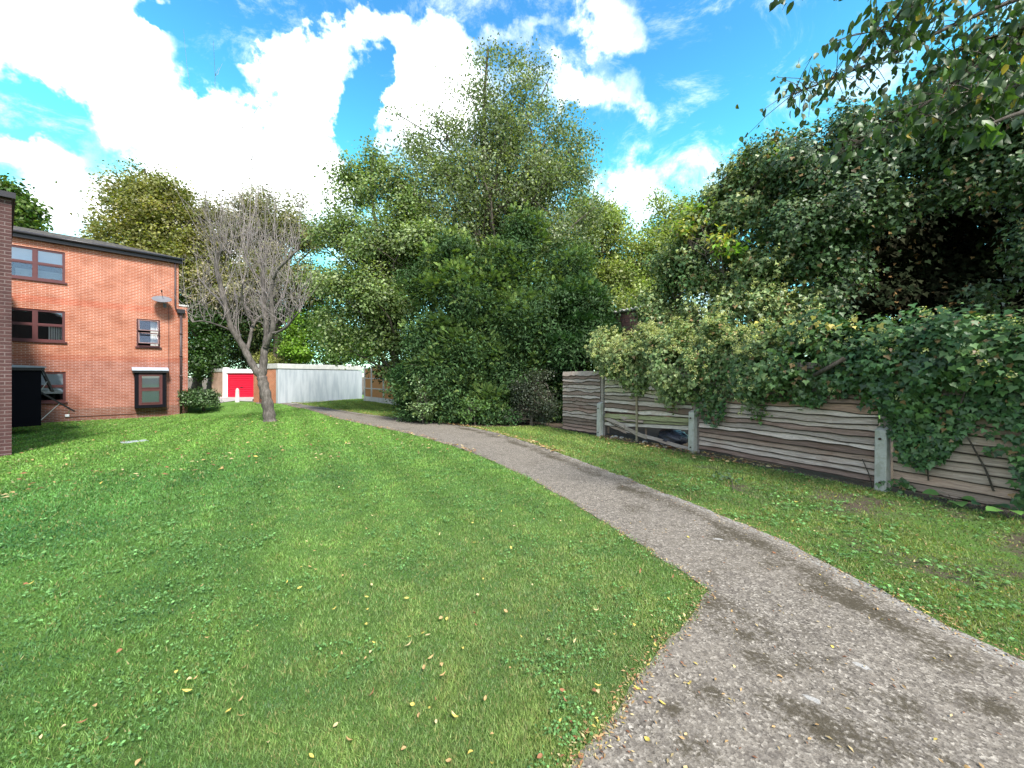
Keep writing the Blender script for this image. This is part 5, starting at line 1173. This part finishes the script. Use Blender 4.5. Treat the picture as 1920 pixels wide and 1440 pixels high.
# ------------------------------------------------------------------ overhanging branches, top right
def blade_leaves(p, d, nn, L, Wd):
    """pointed oval leaves with a midrib fold and a curled tip, 9 verts"""
    n = len(p); d = nrm(d); s = nrm(np.cross(d, nn)); up = np.cross(s, d); L = L[:, None]; Wd = Wd[:, None]
    prof = [(0, 0, 0), (.22, .8, .02), (.5, 1, .0), (.78, .6, -.06), (1, 0, -.16)]
    mid = [p+d*L*a+up*L*c for a, w, c in prof]; lft = [mid[i]+s*Wd*.5*prof[i][1]+up*Wd*.12*prof[i][1] for i in (1, 2, 3)]; rgt = [mid[i]-s*Wd*.5*prof[i][1]+up*Wd*.12*prof[i][1] for i in (1, 2, 3)]
    V = np.stack(mid+lft+rgt, 1).reshape(-1, 3); b0 = (np.arange(n)*11)[:, None]
    q = [(0, 1, 5, 5), (1, 2, 6, 5), (2, 3, 7, 6), (3, 4, 7, 7), (0, 8, 1, 1), (1, 8, 9, 2), (2, 9, 10, 3), (3, 10, 4, 4)]
    f = []
    for a, b_, c, e in q: f += [(a, b_, c)] + ([(a, c, e)] if e != c else [])
    return V, np.concatenate([b0+np.array(t)[None] for t in f])
def overhang():
    tb = np.array([6.9, 2.0, 0]); t = empty('overhanging_tree', tb, 'tree leaning in from the right with leafy branches hanging against the sky', 'tree')
    hub = np.array([6.6, 2.3, 5.2]); m = MB(); m.tube([tb-UP*.1, tb+UP*1.5+np.array([-.1, 0, 0]), hub*.5+tb*.5+UP*.2, hub], [.2, .15, .13, .09], 10); m.build('trunk', M['barkdark'], t, smooth=True)
    def seg(pts): return [P(a, c, y_) for a, c, y_ in pts]
    br = [seg([(1930, -10, 3.6), (1800, 40, 3.5), (1690, 95, 3.4), (1580, 140, 3.4), (1484, 178, 3.4)]),
          seg([(1960, 60, 3.4), (1850, 110, 3.3), (1760, 180, 3.3), (1660, 240, 3.4), (1570, 290, 3.5)]),
          seg([(1900, -60, 3.2), (1780, -30, 3.1), (1700, 20, 3.1), (1640, 60, 3.1)]),
          seg([(1980, 130, 2.9), (1900, 170, 2.8), (1830, 160, 2.9), (1760, 230, 3.1)]),
          seg([(1960, 200, 2.4), (1900, 215, 2.3), (1850, 235, 2.3)]),
          seg([(2050, -40, 3.3), (1960, 40, 3.2), (1890, 60, 3.3), (1800, 90, 3.5), (1740, 140, 3.6)]),
          seg([(1760, -140, 3.6), (1650, -60, 3.6), (1560, -25, 3.6), (1455, -14, 3.6)]),
          seg([(2000, 0, 4.2), (1880, 80, 4.2), (1800, 150, 4.3), (1700, 220, 4.4)]),
          seg([(2020, 20, 3.8), (1930, 60, 3.8), (1860, 110, 3.9), (1780, 150, 4.0)])]
    m = MB(); pts = []; w = []
    for i, b_ in enumerate(br):
        c = chaikin(b_, 2); n = len(c); m.tube([hub*.0+c[0]+(c[0]-c[1])*3]+c, [.022]+[.016*(1-k/n)+.004 for k in range(n)], 6)
        if i not in (6,):
            m.tube([hub, (hub+c[0])/2+UP*.25, c[0]+(c[0]-c[1])*2.9], [.05, .035, .022], 6)
        dens = {4: 14, 6: 40, 0: 230}.get(i, 190); 
        for _ in range(dens):
            u_ = rng.random()*(n-1); k = int(u_); q = c[k]*(1-(u_-k))+c[min(k+1, n-1)]*(u_-k); sp = .16 if i not in (4, 6) else .06
            off = rng.normal(size=3)*np.array([sp, sp, sp*.6]); pts.append((q, q+off, i))
    tw_ = m
    for q, p, i in pts[::2]: tw_.tube([q, (q+p)/2+UP*.02, p], [.004, .003, .002], 3, cap=False)
    tw_.build('branch', M['barkdark'], t, smooth=True)
    p = np.array([a for _, a, _ in pts]); bi = np.array([b for *_, b in pts]); n = len(p); k = 2
    p = np.repeat(p, k, 0)+rng.normal(size=(n*k, 3))*.02; bi = np.repeat(bi, k); n = len(p)
    d = nrm(randu(n)*.55+np.array([-.15, 0, -.9])); nn = randu(n); L = (.066+.045*rng.random(n))*np.where(bi == 4, 1.25, 1)*np.where(bi == 0, .8, 1)
    V, f = blade_leaves(p, d, nn, L, L*.52); c = colmix(n, [(.035, .075, .018), (.06, .12, .025), (.025, .05, .022)], .3); yl = rng.random(n) < .04; c[yl] = np.array([.34, .26, .06])
    mk('foliage', V, f, M['leaf'], t, col=np.repeat(c, 11, 0), smooth=True)
overhang()

# ------------------------------------------------------------------ low plants by the fence
def weed(px, py, label, k=7, sz=.11, group=None, col=(.1, .22, .06)):
    g = G(px, py); t = empty('broadleaf_weed', g, label, 'weed', group); st = MB(); p, d = [], []
    for i in range(k):
        a = 6.283*i/k+rng.random(); r = .05+.1*rng.random(); q = g+np.array([math.cos(a)*r, math.sin(a)*r, .06+.05*rng.random()]); st.tube([g, (g+q)/2+UP*.03, q], [.004, .003, .003], 4); p.append(q); d.append((math.cos(a), math.sin(a), .05))
    st.build('stalk', M['barkdark'], t); n = len(p); L = sz*(.8+.5*rng.random(n)); V, f = blade_leaves(np.array(p), np.array(d), nrm(np.stack([rng.normal(size=n)*.2, rng.normal(size=n)*.2-.3, np.ones(n)], 1)), L, L*.95)
    mk('leaves', V, f, M['ivy'], t, col=np.repeat(np.array(col)*(.8+.4*rng.random((n, 1))), 11, 0), smooth=True)
weed(1785, 945, 'broad round-leaved weed at the foot of the last fence panel', 6, .13)
weed(1840, 955, 'dark leafy weed right of the round-leaved weed by the fence', 7, .1, col=(.05, .13, .06))
weed(1890, 972, 'bright green weed nearest the right edge beside the fence', 6, .11, col=(.12, .26, .06))
weed(1622, 902, 'small ivy seedling left of the nearest concrete spur', 6, .08, col=(.06, .16, .05))
weed(1706, 905, 'ivy tuft right of the nearest concrete spur', 8, .09, col=(.05, .14, .05))
def sprig():
    g = G(1372, 905); t = empty('fallen_sprig', g, 'broken leafy sprig lying on the grass verge', 'twig'); m = MB(); a = G(1345, 893); b_ = G(1375, 925)
    m.tube([a+UP*.05, g+UP*.05, b_+UP*.02], [.006, .006, .003], 5); m.build('stem', M['barkdark'], t); n = 60
    p = a+(g-a)*rng.random((n, 1))*1.1+rng.normal(size=(n, 3))*np.array([.1, .07, .02])+UP*.06; V, f = blade_leaves(p, randu(n)*np.array([1, 1, .4]), randu(n)+UP*1.5, np.full(n, .06), np.full(n, .028)); mk('leaves', V, f, M['ivy'], t, col=np.repeat(colmix(n, [(.03, .07, .03), (.08, .13, .06)]), 11, 0))
sprig()

# ------------------------------------------------------------------ fallen leaves
def leafproto(name, col, L, Wd, curl):
    V = []; Fa = []; prof = [(-.5, 0), (-.3, .65), (0, 1), (.28, .6), (.5, 0)]
    for x, w in prof:
        z = curl*L*(x*2)**2*.5
        for s in (-1, 0, 1): V.append((x*L, s*w*Wd*.5, z+abs(s)*w*Wd*.22+.004))
    for i in range(4):
        for s in (0, 1): Fa.append([3*i+s, 3*i+3+s, 3*i+4+s, 3*i+1+s])
    Vn = np.array(V); return mk(name, Vn, Fa, M['dead'], col=np.repeat(np.array([col]), len(V), 0), smooth=True)
def scatter():
    rp = np.array(Rg)[::-1]; o_ = np.argsort(rp[:, 1])
    kinds = [((.48, .38, .1), 'yellow'), ((.38, .25, .12), 'tan'), ((.24, .11, .06), 'rust brown'), ((.45, .36, .2), 'pale straw')]
    protos = {}
    for i, (c, nm) in enumerate(kinds):
        for j, (L, Wd, cu) in enumerate(((.036, .02, .3), (.044, .012, .6), (.028, .02, -.2))):
            protos[(i, j)] = leafproto('fallen_leaf', c, L, Wd, cu)
    used = set(); cnt = 0
    def put(x, y, i, j, where, zo):
        nonlocal cnt
        pr = protos[(i, j)]
        if (i, j) in used: o = pr.copy(); C.objects.link(o)
        else: o = pr; used.add((i, j))
        o.location = (x, y, float(H(x, y))+zo); o.rotation_euler = (rng.normal()*.3, rng.normal()*.3, rng.random()*6.28); s = rng.uniform(.55, 1.1); o.scale = (s, s, s)
        tag(o, f'{kinds[i][1]} fallen leaf lying on the {where}', 'leaf', f'{kinds[i][1]} fallen leaves on the {where}'); cnt += 1
    n_l = 0
    while n_l < 270:
        d = 1.5*(12/1.5)**rng.random(); a = rng.uniform(-.95, .95); x, y = d*math.sin(a), d*math.cos(a); X, Y = np.array([x]), np.array([y])
        f = side_of_fence(X, Y)[0]
        if f > -.1 and x > .6: continue
        inp = inside(path_poly, X, Y)[0]; verge = x > np.interp(y, rp[:, 1][o_], rp[:, 0][o_])
        if inp and rng.random() < .55: continue
        if not inp and not verge and x < -2 and rng.random() < .55: continue
        put(x, y, rng.choice(4, p=[.34, .26, .14, .26]), rng.integers(0, 3), 'path' if inp else ('verge' if verge else 'lawn'), .006 if inp else .03); n_l += 1
    for px, py, i in ((1292, 1288, 0), (1215, 1393, 0), (1253, 1126, 0), (1655, 1165, 0), (1740, 1152, 0), (1262, 1085, 2), (1100, 1380, 1), (1045, 1375, 2), (1350, 980, 3), (1690, 1065, 3)):
        g = G(px, py); put(g[0], g[1], i, 0 if i == 0 else 1, 'path' if inside(path_poly, g[:1], g[1:2])[0] else 'lawn', .01)
    for k, o in protos.items():
        if k not in used: bpy.data.objects.remove(o)
    # uncountable litter: bits along the path edges, by the fence, far lawn
    P_ = []
    e = np.array(Rg); 
    for poly, n, w in ((np.array(Rg), 1900, .07), (np.array(Lg), 1500, .04)):
        seg = np.linalg.norm(np.diff(poly, axis=0), axis=1); mid = (poly[1:]+poly[:-1])/2; wt = seg/np.maximum(np.hypot(*mid.T), 1)**1.2; i = rng.choice(len(seg), n, p=wt/wt.sum())
        q = poly[i]+(poly[i+1]-poly[i])*rng.random((n, 1))+rng.normal(size=(n, 2))*w; P_.append(q)
    n = 900; s = rng.random(n)*6.5; q = np.array([fence_pt(v)[0][:2]+fence_pt(v)[1][:2]*abs(rng.normal())*.3 for v in s]); P_.append(q)
    n = 1300; x, y, d = in_view_pts(n, 1.4, 6, 0, 0, 0, rad=1.0); ip = inside(path_poly, x, y); P_.append(np.stack([x[ip], y[ip]], 1))
    n = 900; d = 8*(22/8)**rng.random(n); a = rng.uniform(-1.0, -.1, n); P_.append(np.stack([d*np.sin(a), d*np.cos(a)], 1)[~inside(path_poly, d*np.sin(a), d*np.cos(a))])
    far = len(P_[-1]); n = 4000; x, y, d = in_view_pts(n, 2.0, 8, 0, 0, 0, rad=1.1); vm = (x > np.interp(y, rp[:, 1][o_], rp[:, 0][o_])+.05) & (side_of_fence(x, y) < -.1); P_.append(np.stack([x[vm], y[vm]], 1)); n = 260; s_ = rng.uniform(sL, sP, n); P_.append(np.array([fp(v, 0, .3+abs(rng.normal())*1.3)[:2] for v in s_])); far += n
    Q = np.vstack(P_); n = len(Q); m = ((Q[:, 0]+20.08)*.731-(Q[:, 1]-18.3)*.682 > .1); Q = Q[m]; n = len(Q)
    dd = np.hypot(*Q.T); farm = dd > 8
    a = rng.random(n)*6.283; L = np.where(farm, .07, .02)*(.6+.9*rng.random(n)); p = np.stack([Q[:, 0], Q[:, 1], H(Q[:, 0], Q[:, 1])+np.where(farm, .045, .014)], 1)
    V, f = leafquads(p, np.stack([np.cos(a), np.sin(a), rng.normal(size=n)*.15], 1), nrm(np.stack([rng.normal(size=n)*.3, rng.normal(size=n)*.3, np.ones(n)], 1)), L, L*.4, .2)
    c = np.array([kinds[i][0] for i in rng.choice(4, n, p=[.08, .3, .27, .35])])*(.5+.6*rng.random((n, 1)))
    tag(mk('leaf_litter', V, f, M['dead'], col=np.repeat(c, 4, 0)), 'scattered leaf crumbs along the path edges and lawn', 'leaf litter', kind='stuff')
scatter()
for n_ in ('seg',): pass
